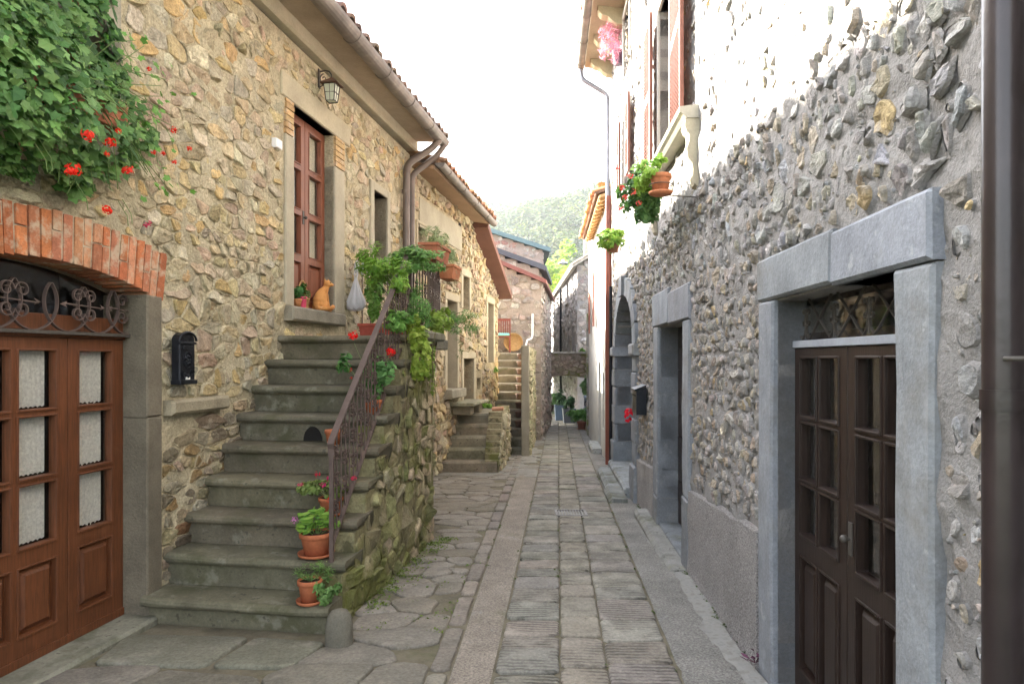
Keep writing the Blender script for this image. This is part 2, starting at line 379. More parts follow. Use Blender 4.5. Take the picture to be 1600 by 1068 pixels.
def wall(mb, F, us, zs, holes, thick=.3, col=(.3, .3, .3), mi=0, cell=.1, amp=.008, top=None, d0=0, fc=None):
    """front skin with openings, reveals and a back skin"""
    def brk(lo, hi, extra):
        p = sorted(set([round(lo, 4), round(hi, 4)]+[round(e, 4) for e in extra if lo < e < hi])); out = []
        for a, b in zip(p, p[1:]):
            n = max(1, int(math.ceil((b-a)/cell)))
            out += [a+(b-a)*i/n for i in range(n)]
        return out+[p[-1]]
    U = brk(us[0], us[1], [e for h in holes for e in h[:2]]); Z = brk(zs[0], zs[1], [e for h in holes for e in h[2:4]])
    nu, nz = len(U), len(Z)
    def solid(i, j):
        if i < 0 or j < 0 or i >= nu-1 or j >= nz-1: return False
        cu = (U[i]+U[i+1])/2; cz = (Z[j]+Z[j+1])/2
        if top and cz > top(cu): return False
        return not any(a < cu < b and c < cz < d for a, b, c, d in holes)
    sol = [[solid(i, j) for j in range(nz-1)] for i in range(nu-1)]
    fr = {}; vs = []; bk = {}
    edge = lambda i, j: not all(0 <= a < nu-1 and 0 <= b < nz-1 and sol[a][b] for a in (i-1, i) for b in (j-1, j))
    for i in range(nu):
        for j in range(nz):
            u, z = U[i], Z[j]
            e = 0 if edge(i, j) else amp*(noise.noise((u*3.1, z*3.1, 1))*1.2+noise.noise((u*11, z*11, 4)))
            fr[i, j] = len(vs); vs.append(F(u, d0+e, z)); bk[i, j] = len(vs); vs.append(F(u, d0-thick, z))
    fs = []
    for i in range(nu-1):
        for j in range(nz-1):
            if not sol[i][j]: continue
            fs.append((fr[i, j], fr[i+1, j], fr[i+1, j+1], fr[i, j+1])); fs.append((bk[i, j], bk[i+1, j], bk[i+1, j+1], bk[i, j+1]))
            for (di, dj, p, q) in ((-1, 0, (i, j), (i, j+1)), (1, 0, (i+1, j), (i+1, j+1)), (0, -1, (i, j), (i+1, j)), (0, 1, (i, j+1), (i+1, j+1))):
                a, b = i+di, j+dj
                if not (0 <= a < nu-1 and 0 <= b < nz-1 and sol[a][b]):
                    fs.append((fr[p], fr[q], bk[q], bk[p]))
    if fc is None: mb.add(vs, fs, col, mi)
    else:
        n = len(mb.v); mb.v.extend(vs)
        for f in fs:
            mb.f.append(tuple(i+n for i in f)); p = vs[f[0]]; mb.c.append(fc(p.y, p.z)); mb.m.append(mi); mb.s.append(False); mb.a.append(1.0)
def block(mb, F, u0, u1, d0, d1, z0, z1, col=(.3, .3, .3), mi=0, ch=.012, n=3, amp=.004, seed=0):
    """dressed stone with worn edges: box front with chamfers and slight unevenness"""
    U = [u0, u0+ch]+[u0+ch+(u1-u0-2*ch)*i/n for i in range(1, n)]+[u1-ch, u1]
    m = max(1, min(6, int((z1-z0)/max(.12, (u1-u0)/n))))
    Z = [z0, z0+ch]+[z0+ch+(z1-z0-2*ch)*i/m for i in range(1, m)]+[z1-ch, z1]
    P = {}; vs = []
    for i, u in enumerate(U):
        for j, z in enumerate(Z):
            bd = i in (0, len(U)-1) or j in (0, len(Z)-1)
            e = amp*noise.noise((u*9+seed, z*9, d1*5+seed))
            P[i, j] = len(vs); vs.append(F(u, (d1-ch if bd else d1)+e, z))
    fs = []
    for i in range(len(U)-1):
        for j in range(len(Z)-1): fs.append((P[i, j], P[i+1, j], P[i+1, j+1], P[i, j+1]))
    loop = [(i, 0) for i in range(len(U))]+[(len(U)-1, j) for j in range(1, len(Z))]+[(i, len(Z)-1) for i in range(len(U)-2, -1, -1)]+[(0, j) for j in range(len(Z)-2, 0, -1)]
    bs = []
    for k in loop:
        bs.append(len(vs)); vs.append(F(U[k[0]], d0, Z[k[1]]))
    L = len(loop)
    for q in range(L): fs.append((P[loop[q]], P[loop[(q+1) % L]], bs[(q+1) % L], bs[q]))
    fs.append(tuple(bs))
    mb.add(vs, fs, col, mi)

# ------------------------------------------------------------------ doors
def leaf_door(root, F, u0, u1, z0, z1, d, cols, rows, panels, wood, t=.045, glass=None, curtain=None, handle=None, stile=.085, label=None):
    """cols: [(ua, ub)], rows: [(za, zb)] panes; panels: [(ua, ub, za, zb)]"""
    mb = MB(); cuts = []
    holes = [(a, b, c, e) for a, b in cols for c, e in rows]+list(panels)
    U = sorted(set([u0, u1]+[x for h in holes for x in h[:2]])); Z = sorted(set([z0, z1]+[x for h in holes for x in h[2:]]))
    nu, nz = len(U), len(Z)
    sol = lambda i, j: 0 <= i < nu-1 and 0 <= j < nz-1 and not any(a < (U[i]+U[i+1])/2 < b and c < (Z[j]+Z[j+1])/2 < e for a, b, c, e in holes)
    vs = []; P = {}
    for i in range(nu):
        for j in range(nz): P[i, j, 0] = len(vs); vs.append(F(U[i], d+t, Z[j])); P[i, j, 1] = len(vs); vs.append(F(U[i], d, Z[j]))
    fs = []
    for i in range(nu-1):
        for j in range(nz-1):
            if not sol(i, j): continue
            for k in (0, 1): fs.append((P[i, j, k], P[i+1, j, k], P[i+1, j+1, k], P[i, j+1, k]))
            for di, dj, p, q in ((-1, 0, (i, j), (i, j+1)), (1, 0, (i+1, j), (i+1, j+1)), (0, -1, (i, j), (i+1, j)), (0, 1, (i, j+1), (i+1, j+1))):
                if not sol(i+di, j+dj): fs.append((P[p+(0,)], P[q+(0,)], P[q+(1,)], P[p+(1,)]))
    mb.add(vs, fs)
    # beads round the openings and a weather bar under each pane row
    for a, b, c, e in holes:
        mb.box(F, a, b, d+t-.004, d+t+.010, c-.014, c); mb.box(F, a-.012, a, d+t-.004, d+t+.007, c-.014, e+.01); mb.box(F, b, b+.012, d+t-.004, d+t+.007, c-.014, e+.01)
        mb.box(F, a, b, d+t-.004, d+t+.007, e, e+.012)
    o = mb.build('door', wood, root, bevel=.004)
    if label: o['label'] = label
    for a, b in cols:
        for c, e in rows:
            g = MB(); g.box(F, a-.004, b+.004, d+t*.35, d+t*.35+.004, c-.004, e+.004); g.build('pane', M_glass, o)
            if curtain:
                cb = MB(); n = 26; rows_ = 12; vs = []
                for i in range(n+1):
                    for j in range(rows_+1):
                        u = a+(b-a)*i/n*(.93); z = c+(e-c)*(j/rows_)
                        if j == 0: z += .012*abs(sin(i*.9))
                        vs.append(F(u, d-.012+.0012*sin(i*1.7+j*.2), z))
                ff = [(i*(rows_+1)+j, (i+1)*(rows_+1)+j, (i+1)*(rows_+1)+j+1, i*(rows_+1)+j+1) for i in range(n) for j in range(rows_)]
                cb.add(vs, ff, curtain, 0, True)
                # embroidered sprigs in relief in the lower half
                if curtain[0] > .6:
                    rr = random.Random(int(a*100+c*10))
                    for q in range(26):
                        uu = a+(b-a)*rr.uniform(.08, .86); zz = c+(e-c)*abs(rr.gauss(.22, .15)); an = rr.uniform(0, 6)
                        s_ = .013
                        cb.add([F(uu+s_*cos(an+k*pi/2)*(1 if k % 2 else .35), d-.006, zz+s_*sin(an+k*pi/2)*(1 if k % 2 else .35)) for k in range(4)], [(0, 1, 2, 3)], (.86, .85, .78), 0)
                cb.build('curtain', M_curt, o, recalc=False)
    for a, b, c, e in panels:
        p = MB(); m_ = min(.045, (b-a)*.22)
        outer = [F(a, d+t*.4, c), F(b, d+t*.4, c), F(b, d+t*.4, e), F(a, d+t*.4, e)]
        i1 = [F(a+.012, d+t*.4, c+.012), F(b-.012, d+t*.4, c+.012), F(b-.012, d+t*.4, e-.012), F(a+.012, d+t*.4, e-.012)]
        i2 = [F(a+m_, d+t*.95, c+m_), F(b-m_, d+t*.95, c+m_), F(b-m_, d+t*.95, e-m_), F(a+m_, d+t*.95, e-m_)]
        bk = [F(a, d+.004, c), F(b, d+.004, c), F(b, d+.004, e), F(a, d+.004, e)]
        p.loft([bk, outer, i1, i2], smooth=False); p.build('panel', wood, o)
    if handle:
        h = MB(); hu, hz = handle
        h.ball(F(hu, d+t+.03, hz), .018, n=10); h.tube([F(hu, d+t, hz), F(hu, d+t+.03, hz)], .008)
        h.box(F, hu-.018, hu+.018, d+t-.001, d+t+.006, hz-.07, hz+.07); h.build('handle', M_iron, o, bevel=.002)
    return o
def spiral(F, cu, cz, d, r, turns=1.4, a0=0, s=1, n=26, flip=1):
    return [F(cu+flip*r*(1-.78*i/n)*cos(a0+s*2*pi*turns*i/n), d, cz+r*(1-.78*i/n)*sin(a0+s*2*pi*turns*i/n)) for i in range(n+1)]
def arcp(F, cu, cz, d, r, a0, a1, n=24, ru=1): return [F(cu+r*ru*cos(a0+(a1-a0)*i/n), d, cz+r*sin(a0+(a1-a0)*i/n)) for i in range(n+1)]

# ------------------------------------------------------------------ plants
def leaf_shape(kind):
    if kind == 'palm':      # lobed geranium / ivy leaf
        pts = []
        for k in range(15):
            a = -pi*.5+.35+(2*pi-.7)*k/14; rr = 1.0 if k % 3 == 1 else .74
            pts.append((rr*cos(a), rr*sin(a)+.15, -.16*rr+(.07 if k % 3 == 1 else 0)))
        return [(0, -.25, 0)]+pts
    if kind == 'lance': return [(0, -1, 0), (.26, -.3, -.06), (.30, .2, -.07), (.16, .75, -.14), (0, 1.15, -.26), (-.16, .75, -.14), (-.30, .2, -.07), (-.26, -.3, -.06)]
    if kind == 'needle': return [(0, -1, 0), (.10, 0, -.02), (0, 1.1, -.1), (-.10, 0, -.02)]
    if kind == 'petal': return [(0, -.6, 0), (.5, 0, .15), (.3, .7, .2), (-.3, .7, .2), (-.5, 0, .15)]
    return [(0, -1, 0), (.6, -.2, -.05), (.45, .6, -.1), (0, 1, -.2), (-.45, .6, -.1), (-.6, -.2, -.05)]
def add_leaf(mb, p, nrm, size, kind, col, r, up=None):
    z = Vector(nrm).normalized()
    x = z.cross(up or Vector((r.gauss(0, 1), r.gauss(0, 1), r.gauss(0, 1))))
    if x.length < 1e-3: x = z.orthogonal()
    x.normalize(); y = z.cross(x)
    sh = leaf_shape(kind)
    mb.add([p+(x*a+y*b+z*c)*size for a, b, c in sh], [(0, i, i+1) for i in range(1, len(sh)-1)] if kind == 'palm' else [tuple(range(len(sh)))], col, 0, False)
def cloud(c, rad, n, r, shell=.35, clumps=0, cs=.35):
    c = Vector(c); rad = Vector(rad); cl = []
    def one():
        while True:
            q = Vector((r.uniform(-1, 1), r.uniform(-1, 1), r.uniform(-1, 1)))
            if shell < q.length < 1: return q
    cl = [one() for _ in range(clumps)]
    out = []
    for _ in range(n):
        if clumps:
            q = r.choice(cl)+one()*cs
        else: q = one()
        out.append((c+Vector((q.x*rad.x, q.y*rad.y, q.z*rad.z)), q))
    return out
def foliage(c, rad, n, size, kind, ca, cb, r, clumps=10, cs=.4, up=.5, shell=.3, face=None, mb=None, szv=.35, fine=1):
    if fine and size < .06 and kind != 'needle': size *= .66; n = int(n*1.9); clumps = int(clumps*1.3)
    mb = mb or MB()
    for p, q in cloud(c, rad, n, r, shell, clumps, cs):
        nr = Vector((q.x, q.y, q.z+up))+Vector((r.gauss(0, .4), r.gauss(0, .4), r.gauss(0, .4)))
        if face: nr += Vector(face)
        add_leaf(mb, p, nr, size*(1+r.uniform(-szv, szv)), kind, jit(mixc(ca, cb, r.random()), .15, r), r)
    return mb
def bloom(root, c, r0, col, r, n=26, sub=None):
    mb = MB()
    for i in range(n):
        q = Vector((r.gauss(0, 1), r.gauss(0, 1), r.gauss(0, .7)))
        q = q.normalized()*r0*r.uniform(.55, 1)
        add_leaf(mb, Vector(c)+q, q, r0*.42, 'petal', jit(col, .2, r), r)
    return mb.build('flower', M_petal, root, recalc=False)
def stems(mb, base, tips, r0, col, r, n=5):
    for t in tips:
        b = Vector(base); t = Vector(t); mid = (b+t)/2+Vector((r.gauss(0, .02), r.gauss(0, .02), (t-b).length*.12))
        mb.tube([b, mid, t], [r0, r0*.8, r0*.5], n, col)
def pot_mesh(root, c, r, h, col=(.42, .135, .06), saucer=True, name='pot'):
    mb = MB()
    mb.lathe(c, [(r*.66, .004), (r*.70, h*.02), (r*.92, h*.74), (r*.93, h*.76), (r*1.03, h*.78), (r*1.05, h*.97), (r*.98, h), (r*.90, h*.985), (r*.88, h*.86), (.001, h*.84)], 24, col)
    o = mb.build(name, M_terra, root)
    s = MB(); s.lathe(c, [(r*.885, h*.86), (r*.885, h*.90), (.001, h*.92)], 16); s.build('soil', M_soil, root)
    if saucer:
        s = MB(); s.lathe(c, [(r*.8, -.012), (r*1.1, .0), (r*1.15, .018), (r*1.08, .016), (r*1.0, .002), (.001, .001)], 24, col); s.build('saucer', M_terra, root)
    return o
# ------------------------------------------------------------------ ground and hills
def hillz(x, y):
    if y < 75: return 0.0
    # ridge profile: rises to about 105 m at 450 m, higher to the right
    t = min(1, max(0, (y-75)/400)); s = t*t*(3-2*t)
    crest = 98+.14*(x)+14*noise.noise((x*.009, 3.1, 0))+5*noise.noise((x*.03, 7, 0))
    z = s*max(30, crest)
    z += s*16*noise.noise((x*.012, y*.012, 5))+s*5*noise.noise((x*.05, y*.05, 9))
    if y > 475: z -= (y-475)*.12
    return z
tm = MB(); ys = [-60, -20, -5, 0]+[2*i for i in range(1, 17)]+[40, 50, 60, 75]+[75+20*i for i in range(1, 32)]; xs = [-420+20*i for i in range(0, 19)]+[-50, -40, -20, -10, -6, -4, -2, 0, 2, 4, 6, 10, 20, 40, 50]+[60+20*i for i in range(0, 24)]
vs = [Vector((x, y, gz(max(y, -60))-.03+hillz(x, y))) for y in ys for x in xs]; nx_ = len(xs)
fs = [(j*nx_+i, j*nx_+i+1, (j+1)*nx_+i+1, (j+1)*nx_+i) for j in range(len(ys)-1) for i in range(nx_-1)]
tm.add([v for v in vs], fs, (.05, .065, .025), 0, True)
struct(tm.build('terrain', [M_land], None, recalc=False))

def slab_cells(mb, inside, x0, x1, y0, y1, h, asp, gap, r, colf, halfplanes=(), dep=.0, alpha=0.0, zoff=.0):
    for (sx, sy), poly in cells(x0, x1, y0, y1, h, asp, r, .4, .28):
        if not inside(sx, sy): continue
        for hp in halfplanes:
            poly = clip(poly, *hp) if len(poly) > 2 else poly
        if len(poly) < 3: continue
        add_slab(mb, poly, gap, r, colf(sx, sy, r), alpha, zoff)
def add_slab(mb, poly, gap, r, col, alpha=0.0, zoff=0.0, bev=.014):
    cx = sum(p[0] for p in poly)/len(poly); cy = sum(p[1] for p in poly)/len(poly)
    sz = min(max(p[0] for p in poly)-min(p[0] for p in poly), max(p[1] for p in poly)-min(p[1] for p in poly))
    if sz < .05: return
    q = []; n = len(poly)
    for i in range(n):
        a = poly[i]; b = poly[(i+1) % n]; L = hypot(b[0]-a[0], b[1]-a[1]); w = min(.25, .03/max(L, .01))
        q.append((a[0]*(1-w)+b[0]*w, a[1]*(1-w)+b[1]*w))
        m = max(0, int(L/.16))
        for k in range(1, m+1): q.append((a[0]+(b[0]-a[0])*k/(m+1)+r.gauss(0, .003), a[1]+(b[1]-a[1])*k/(m+1)+r.gauss(0, .003)))
        q.append((a[0]*w+b[0]*(1-w), a[1]*w+b[1]*(1-w)))
    poly = q; n = len(poly)
    ta, tb, e = r.gauss(0, .008), r.gauss(0, .008), r.gauss(0, .003)
    k0 = 1-gap/sz; k1 = 1-(gap+2*bev)/sz; rings = []
    for kk, dz in ((k0, -.045), (k0, -.010), ((k0+k1)/2, -.002), (k1, 0)):
        rings.append([Vector((cx+(x-cx)*kk, cy+(y-cy)*kk, gz(y)+dz+zoff+e+ta*(x-cx)+tb*(y-cy)+.004*noise.noise((x*4, y*4, 0)))) for x, y in poly])
    vs = [p for g in rings for p in g]+[Vector((cx, cy, gz(cy)+zoff+e))]; fs = []
    for i in range(3):
        for k in range(n): fs.append((i*n+k, i*n+(k+1) % n, (i+1)*n+(k+1) % n, (i+1)*n+k))
    for k in range(n): fs.append((3*n+k, 3*n+(k+1) % n, 4*n))
    mb.add(vs, fs, col, 0, True, alpha)
r = random.Random(11)
line = lambda x0, k, y: x0+k*y
E0, E1, E2, E3 = (-.351, .0675), (.013, .0675), (.277, .0675), (.661, .0675)       # joints of the three slab columns
KA, KB = (-.66, .052), (-.545, .0535)                                              # kerb line
pv = MB()
for (a, b, lo, hi) in ((E0, E1, .22, .36), (E1, E2, .30, .46), (E2, E3, .30, .48)):
    y = 1.0+r.random()*.2
    while y < 30:
        L = r.uniform(lo, hi)*(1 if y < 12 else 1.3); s1 = r.gauss(0, .012); s2 = r.gauss(0, .012)
        c = jit(mixc((.275, .25, .205), (.25, .235, .205), r.random()), .12, r)
        if a is E1: c = mixc(c, (.28, .25, .19), .5)
        add_slab(pv, [(line(*a, y), y+s1), (line(*b, y), y+s2), (line(*b, y+L), y+L+s2), (line(*a, y+L), y+L+s1)], .011, r, c, 1.0 if r.random() < .85 else .0, .004)
        y += L
# kerb stones of the old gutter line
y = 1.0
while y < 14.5:
    L = r.uniform(.3, .75); c = jit((.235, .205, .17), .15, r)
    add_slab(pv, [(line(*KA, y), y), (line(*KB, y), y), (line(*KB, y+L), y+L), (line(*KA, y+L), y+L)], .014, r, c, 0, .006)
    y += L
# large flagstones in front of the stair and irregular flags over to the houses
big = [at(188, 1030, 3.85), at(455, 1043, 3.8), at(490, 1003, 4.17), at(238, 988, 4.33)]
for bp_ in ([(-2.44, 4.30), (-2.38, 3.86), (-1.72, 3.82), (-1.62, 4.26)], [(-1.60, 4.26), (-1.70, 3.82), (-1.23, 3.80), (-1.12, 4.16)]): add_slab(pv, bp_[::-1], .014, r, jit((.165, .16, .12), .06, r), 0, .008)
def inbig(x, y): return (-2.50 < x < -1.12 and 3.80 < y < 4.34)
fl = lambda x, y, rr: mixc((.19, .165, .125), (.25, .225, .19), rr.random()) if y > 4.3 else mixc((.16, .15, .115), (.21, .19, .16), rr.random())
# the part left of the kerb: bounded by walls, stair side and bollard
slab_cells(pv, lambda x, y: x < line(*KA, y) and x > -3.2+.16*y-.1 and not inbig(x, y) and not (x < -1.15+.158*(y-4.7) and 4.35 < y < 8.0), -3.2, .4, 1.2, 13.5, .235, 1.55, .009, r, fl,
           halfplanes=[(KA[0], 0, 1, -KA[1])])
# patches between kerb and slab columns: worn concrete, with a few set stones
def strip(mb, a, b, y0, y1, c, dz, n=60, amp=.006):
    vs = []; m = 6
    for j in range(n+1):
        y = y0+(y1-y0)*j/n
        for i in range(m+1):
            x0, x1 = line(*a, y), line(*b, y); x = x0+(x1-x0)*i/m
            vs.append(Vector((x, y, gz(y)+dz+amp*noise.noise((x*5, y*2.5, 2))-(.008 if i in (0, m) else 0))))
    mb.add(vs, [(j*(m+1)+i, j*(m+1)+i+1, (j+1)*(m+1)+i+1, (j+1)*(m+1)+i) for j in range(n) for i in range(m)], c, 0, True)
cs = MB()
strip(cs, (-.535, .0535), (-.362, .0675), .9, 12.4, (.265, .23, .19), -.004, 90)
struct(cs.build('concrete_strip', [M_conc], None, recalc=False))
cs = MB()
strip(cs, (.675, .0675), (1.16, .054), .9, 13, (.215, .205, .185), .0, 100, .014)
strip(cs, (.675, .0675), (1.16, .054), 13, 31, (.205, .195, .18), .0, 60, .014)
# whitish spilt lime where the strip meets the wall
struct(cs.build('concrete_pavement', [M_conc], None, recalc=False))
lm = MB(); pts = []
for j in range(61):
    y = 2.0+5.2*j/60; w = .10+.06*noise.noise((y*1.7, 0, 1))+.05*noise.noise((y*6, 0, 2)); x1 = 1.17+.054*y-.05-.05*noise.noise((y*1.1, 4, 2))
    pts.append((x1-w, x1, y))
vs = []
for a, b, y in pts: vs += [Vector((a, y, gz(y)+.003+.014*noise.noise((a*5, y*2.5, 2)))), Vector(((a+b)/2, y, gz(y)+.008+.014*noise.noise(((a+b)*2.5, y*2.5, 2)))), Vector((b+.03, y, gz(y)+.010+.014*noise.noise((b*5, y*2.5, 2))))]
lm.add(vs, [(3*i+k, 3*i+k+1, 3*i+k+4, 3*i+k+3) for i in range(60) for k in (0, 1)], (.28, .275, .255))
M_lime = mat('lime_wash', None, .95, (14, .3), ((30, .6, 5, .01),), stain=[(14, .46, .14, (.215, .205, .185), 1)])
struct(lm.build('lime_spill', [M_lime], None, recalc=False))
# far half of the alley: flags either side of the columns
slab_cells(pv, lambda x, y: x < line(*E0, y)-.02 and x > -1.9+.13*y-.3, -1.6, 1.9, 12.2, 32, .34, 1.3, .014, r, lambda x, y, rr: mixc((.2, .18, .15), (.26, .25, .22), rr.random()), halfplanes=[(E0[0], 0, 1, -E0[1])])
struct(pv.build('paving', [M_pave], None, recalc=False))
# earth and moss bed under the joints
jb = MB(); n = 80; vs = []
for j in range(n+1):
    y = .5+32*j/n
    for i in range(13):
        x0, x1 = -3.3+.16*min(y, 16), 1.3+.054*y; x = x0+(x1-x0)*i/12; vs.append(Vector((x, y, gz(y)-.016)))
jb.add(vs, [(j*13+i, j*13+i+1, (j+1)*13+i+1, (j+1)*13+i) for j in range(n) for i in range(12)], (.17, .15, .105))
struct(jb.build('ground', [M_joint], None, recalc=False))

# moss cushions creeping along the walls: stuff
mo = MB(); r = random.Random(5)
def moss_at(x, y, z, s, n, ca=(.10, .16, .02), cb=(.17, .24, .04)):
    for _ in range(n):
        p = Vector((x+r.gauss(0, s), y+r.gauss(0, s), z+abs(r.gauss(0, .004))))
        add_leaf(mo, p, (r.gauss(0, .6), r.gauss(0, .6), 1), r.uniform(.006, .014), 'oval', jit(mixc(ca, cb, r.random()), .2, r), r)
for i in range(70):
    y = r.uniform(4.75, 6.9); x = -1.10+.158*(y-4.79)+abs(r.gauss(.02, .09)); moss_at(x, y, gz(y)+.004, .035, 16)
for i in range(36):
    y = r.uniform(4.3, 6.2); moss_at(line(-.6, .05, y)-abs(r.gauss(.25, .2)), y, gz(y)-.006, .03, 9)
for i in range(60):
    y = r.uniform(3.0, 12); e = r.choice([E0, E1, E2, E3, E3, KB]); moss_at(line(*e, y)+r.gauss(0, .008), y, gz(y)-.004, .012, 6, (.08, .11, .03), (.13, .16, .05))
for i in range(60):
    y = r.uniform(3.9, 8.8); moss_at(1.17+.054*y-abs(r.gauss(0, .02)), y, gz(y)+.012, .014, 10, (.06, .09, .03), (.11, .14, .05))
o = mo.build('moss', [M_leaf], None, recalc=False); struct(o, 'stuff'); tag(o, 'low green moss growing in the joints and at the foot of the walls', 'moss')

# iron drain cover set across the slab columns
g = thing('drain_grate', 'small pale metal drain cover set across the paving slabs', 'drain', (.71, 8.22, gz(8.22)))
mb = MB(); z = gz(8.22)+.010
mb.box(ID, .52, .90, 8.06, 8.09, z-.02, z+.006); mb.box(ID, .52, .90, 8.35, 8.38, z-.02, z+.006); mb.box(ID, .52, .55, 8.09, 8.35, z-.02, z+.006); mb.box(ID, .87, .90, 8.09, 8.35, z-.02, z+.006)
M_galv = mat('worn_steel', (.22, .21, .20), .6, (9, .3), (), metal=.3)
mb.build('rim', M_galv, g)
mb = MB()
for k in range(9): mb.box(ID, .562+k*.034, .580+k*.034, 8.09, 8.35, z-.02, z)
mb.build('bars', M_galv, g); mb = MB(); mb.box(ID, .55, .87, 8.09, 8.35, z-.04, z-.025); mb.build('pit_shade', M_dark, g)  # black sheet under the bars stands for the shade below
# ------------------------------------------------------------------ first house on the left
PL = [(.47, .39, .235), (.50, .40, .22), (.42, .36, .25), (.48, .41, .28), (.55, .48, .34), (.40, .32, .20), (.50, .36, .17), (.45, .34, .24), (.39, .35, .26), (.47, .40, .27)]
def palL(u, z, r):
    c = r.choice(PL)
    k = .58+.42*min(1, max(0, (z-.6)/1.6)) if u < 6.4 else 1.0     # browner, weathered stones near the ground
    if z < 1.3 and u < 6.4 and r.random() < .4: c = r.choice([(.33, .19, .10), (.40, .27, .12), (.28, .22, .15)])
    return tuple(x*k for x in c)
hL = thing('stone_house', 'yellowish rubble stone house on the left with brick arched doorway and red upper door', 'house', LF(6, 0, -.3))
INTR = lambda u: 2.155-.19*(u-3.77)**2
EXTR = lambda u: 2.43-.16*(u-3.85)**2
AU0, AU1 = 2.84, 4.69
strips = [(AU0+i*(AU1-AU0)/14, AU0+(i+1)*(AU1-AU0)/14) for i in range(14)]
holes = [(a, b, -1, INTR((a+b)/2)+.10) for a, b in strips]
hole_up = (6.58, 7.53, 2.10, 4.06); hole_win = (8.72, 9.22, 2.85, 3.76); hole_tl = (3.30, 4.18, 2.95, 4.25)
w = MB()
wall(w, LF, (.3, 10.25), (-.5, 4.66), holes+[hole_up, hole_win, hole_tl], .32, (.47, .41, .28), 0, .09, .015)
HB = [(a, b, -1, EXTR((a+b)/2)) for a, b in strips]+[(4.5, 4.70, -1, 2.3), (6.40, 7.80, 1.93, 4.2), (6.33, 7.97, 4.05, 4.30), (8.60, 9.32, 2.8, 3.87), (3.18, 4.32, 2.85, 4.40), (4.72, 5.42, 1.20, 1.315)]
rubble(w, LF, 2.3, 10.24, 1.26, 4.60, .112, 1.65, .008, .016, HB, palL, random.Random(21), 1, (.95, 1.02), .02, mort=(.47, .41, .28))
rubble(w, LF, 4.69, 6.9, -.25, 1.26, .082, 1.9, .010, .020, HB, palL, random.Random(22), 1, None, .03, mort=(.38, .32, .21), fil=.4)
# end and back skins so no light leaks through
w.quad(LF(.3, -.3, -.5), LF(.3, -5, -.5), LF(.3, -5, 4.66), LF(.3, -.3, 4.66)); w.quad(LF(10.25, -.3, -.5), LF(10.25, -5, -.5), LF(10.25, -5, 4.66), LF(10.25, -.3, 4.66)); w.quad(LF(.3, -5, -.5), LF(10.25, -5, -.5), LF(10.25, -5, 6.42), LF(.3, -5, 6.42))
for ue in (.3, 10.25): w.quad(LF(ue, -.3, 4.64), LF(ue, -5, 4.64), LF(ue, -5, 6.42), LF(ue, -.3, 4.95), (.47, .41, .28))
w.quad(LF(.3, -.32, 2.3), LF(10.25, -.32, 2.3), LF(10.25, -5, 2.3), LF(.3, -5, 2.3))
w.build('wall', [M_mortarL, M_stone], hL, recalc=False)
m = MB(); block(m, LF, 4.73, 5.42, -.02, .085, 1.205, 1.31, (.30, .26, .18), 0, .02, 5, .012, 3); m.build('ledge_stone', [M_jamb], hL)
# brick arch over the lower door
br = MB(); u = AU0+.01; k = 0; r = random.Random(4)
while u < AU1-.02:
    bw = r.uniform(.050, .064); um = u+bw/2; sl = .16*(um-3.8)
    z0, z1 = INTR(um), EXTR(um)+r.uniform(-.012, .004); split = r.random() < .55; zs = z0+(z1-z0)*r.choice([.42, .58])
    for a, b in (((z0, zs-.006), (zs+.006, z1)) if split else ((z0, z1),)):
        c = jit(r.choice([(.48, .17, .07), (.42, .14, .06), (.50, .24, .13), (.38, .15, .08)]), .15, r); dd = .022+r.uniform(-.006, .006)
        p = [LF(u+sl*(a-z0), dd, a), LF(u+bw+sl*(a-z0), dd, a-.004), LF(u+bw+sl*(b-z0), dd, b), LF(u+sl*(b-z0), dd, b)]
        q = [LF(u+sl*(a-z0), -.22, a), LF(u+bw+sl*(a-z0), -.22, a-.004), LF(u+bw+sl*(b-z0), -.22, b), LF(u+sl*(b-z0), -.22, b)]
        br.loft([q, p], c, 0, True, False)
    u += bw+.013
n = 24; vs = []
for i in range(n+1):
    uu = AU0+(AU1-AU0)*i/n; vs += [LF(uu, .012, INTR(uu)+.006), LF(uu, .012, EXTR(uu)-.004), LF(uu, -.30, INTR(uu)+.006)]
br.add(vs, [(3*i, 3*i+3, 3*i+4, 3*i+1) for i in range(n)]+[(3*i, 3*i+3, 3*i+5, 3*i+2) for i in range(n)], (.46, .40, .30), 0)
br.build('brick_arch', [M_brick], hL, bevel=.004)
# stone jambs of the lower door, hollowed threshold
CJ = (.15, .13, .095); CJf = (.30, .275, .20)
for (a, b) in ((4.54, 4.69), (2.84, 2.99)):
    j = MB(); zz = [-.25, 1.21, 2.03]
    for z0, z1 in zip(zz, zz[1:]): block(j, LF, a, b, -.30, .028, z0, z1-.005, CJ, 0, .01, 2, .004, a)
    j.build('door_jamb', [M_jamb], hL)
t = MB(); block(t, LF, 2.95, 4.56, -.30, .10, -.40, -.105, (.20, .195, .15), 0, .02, 6, .004, 2); t.build('threshold', [M_step], hL)
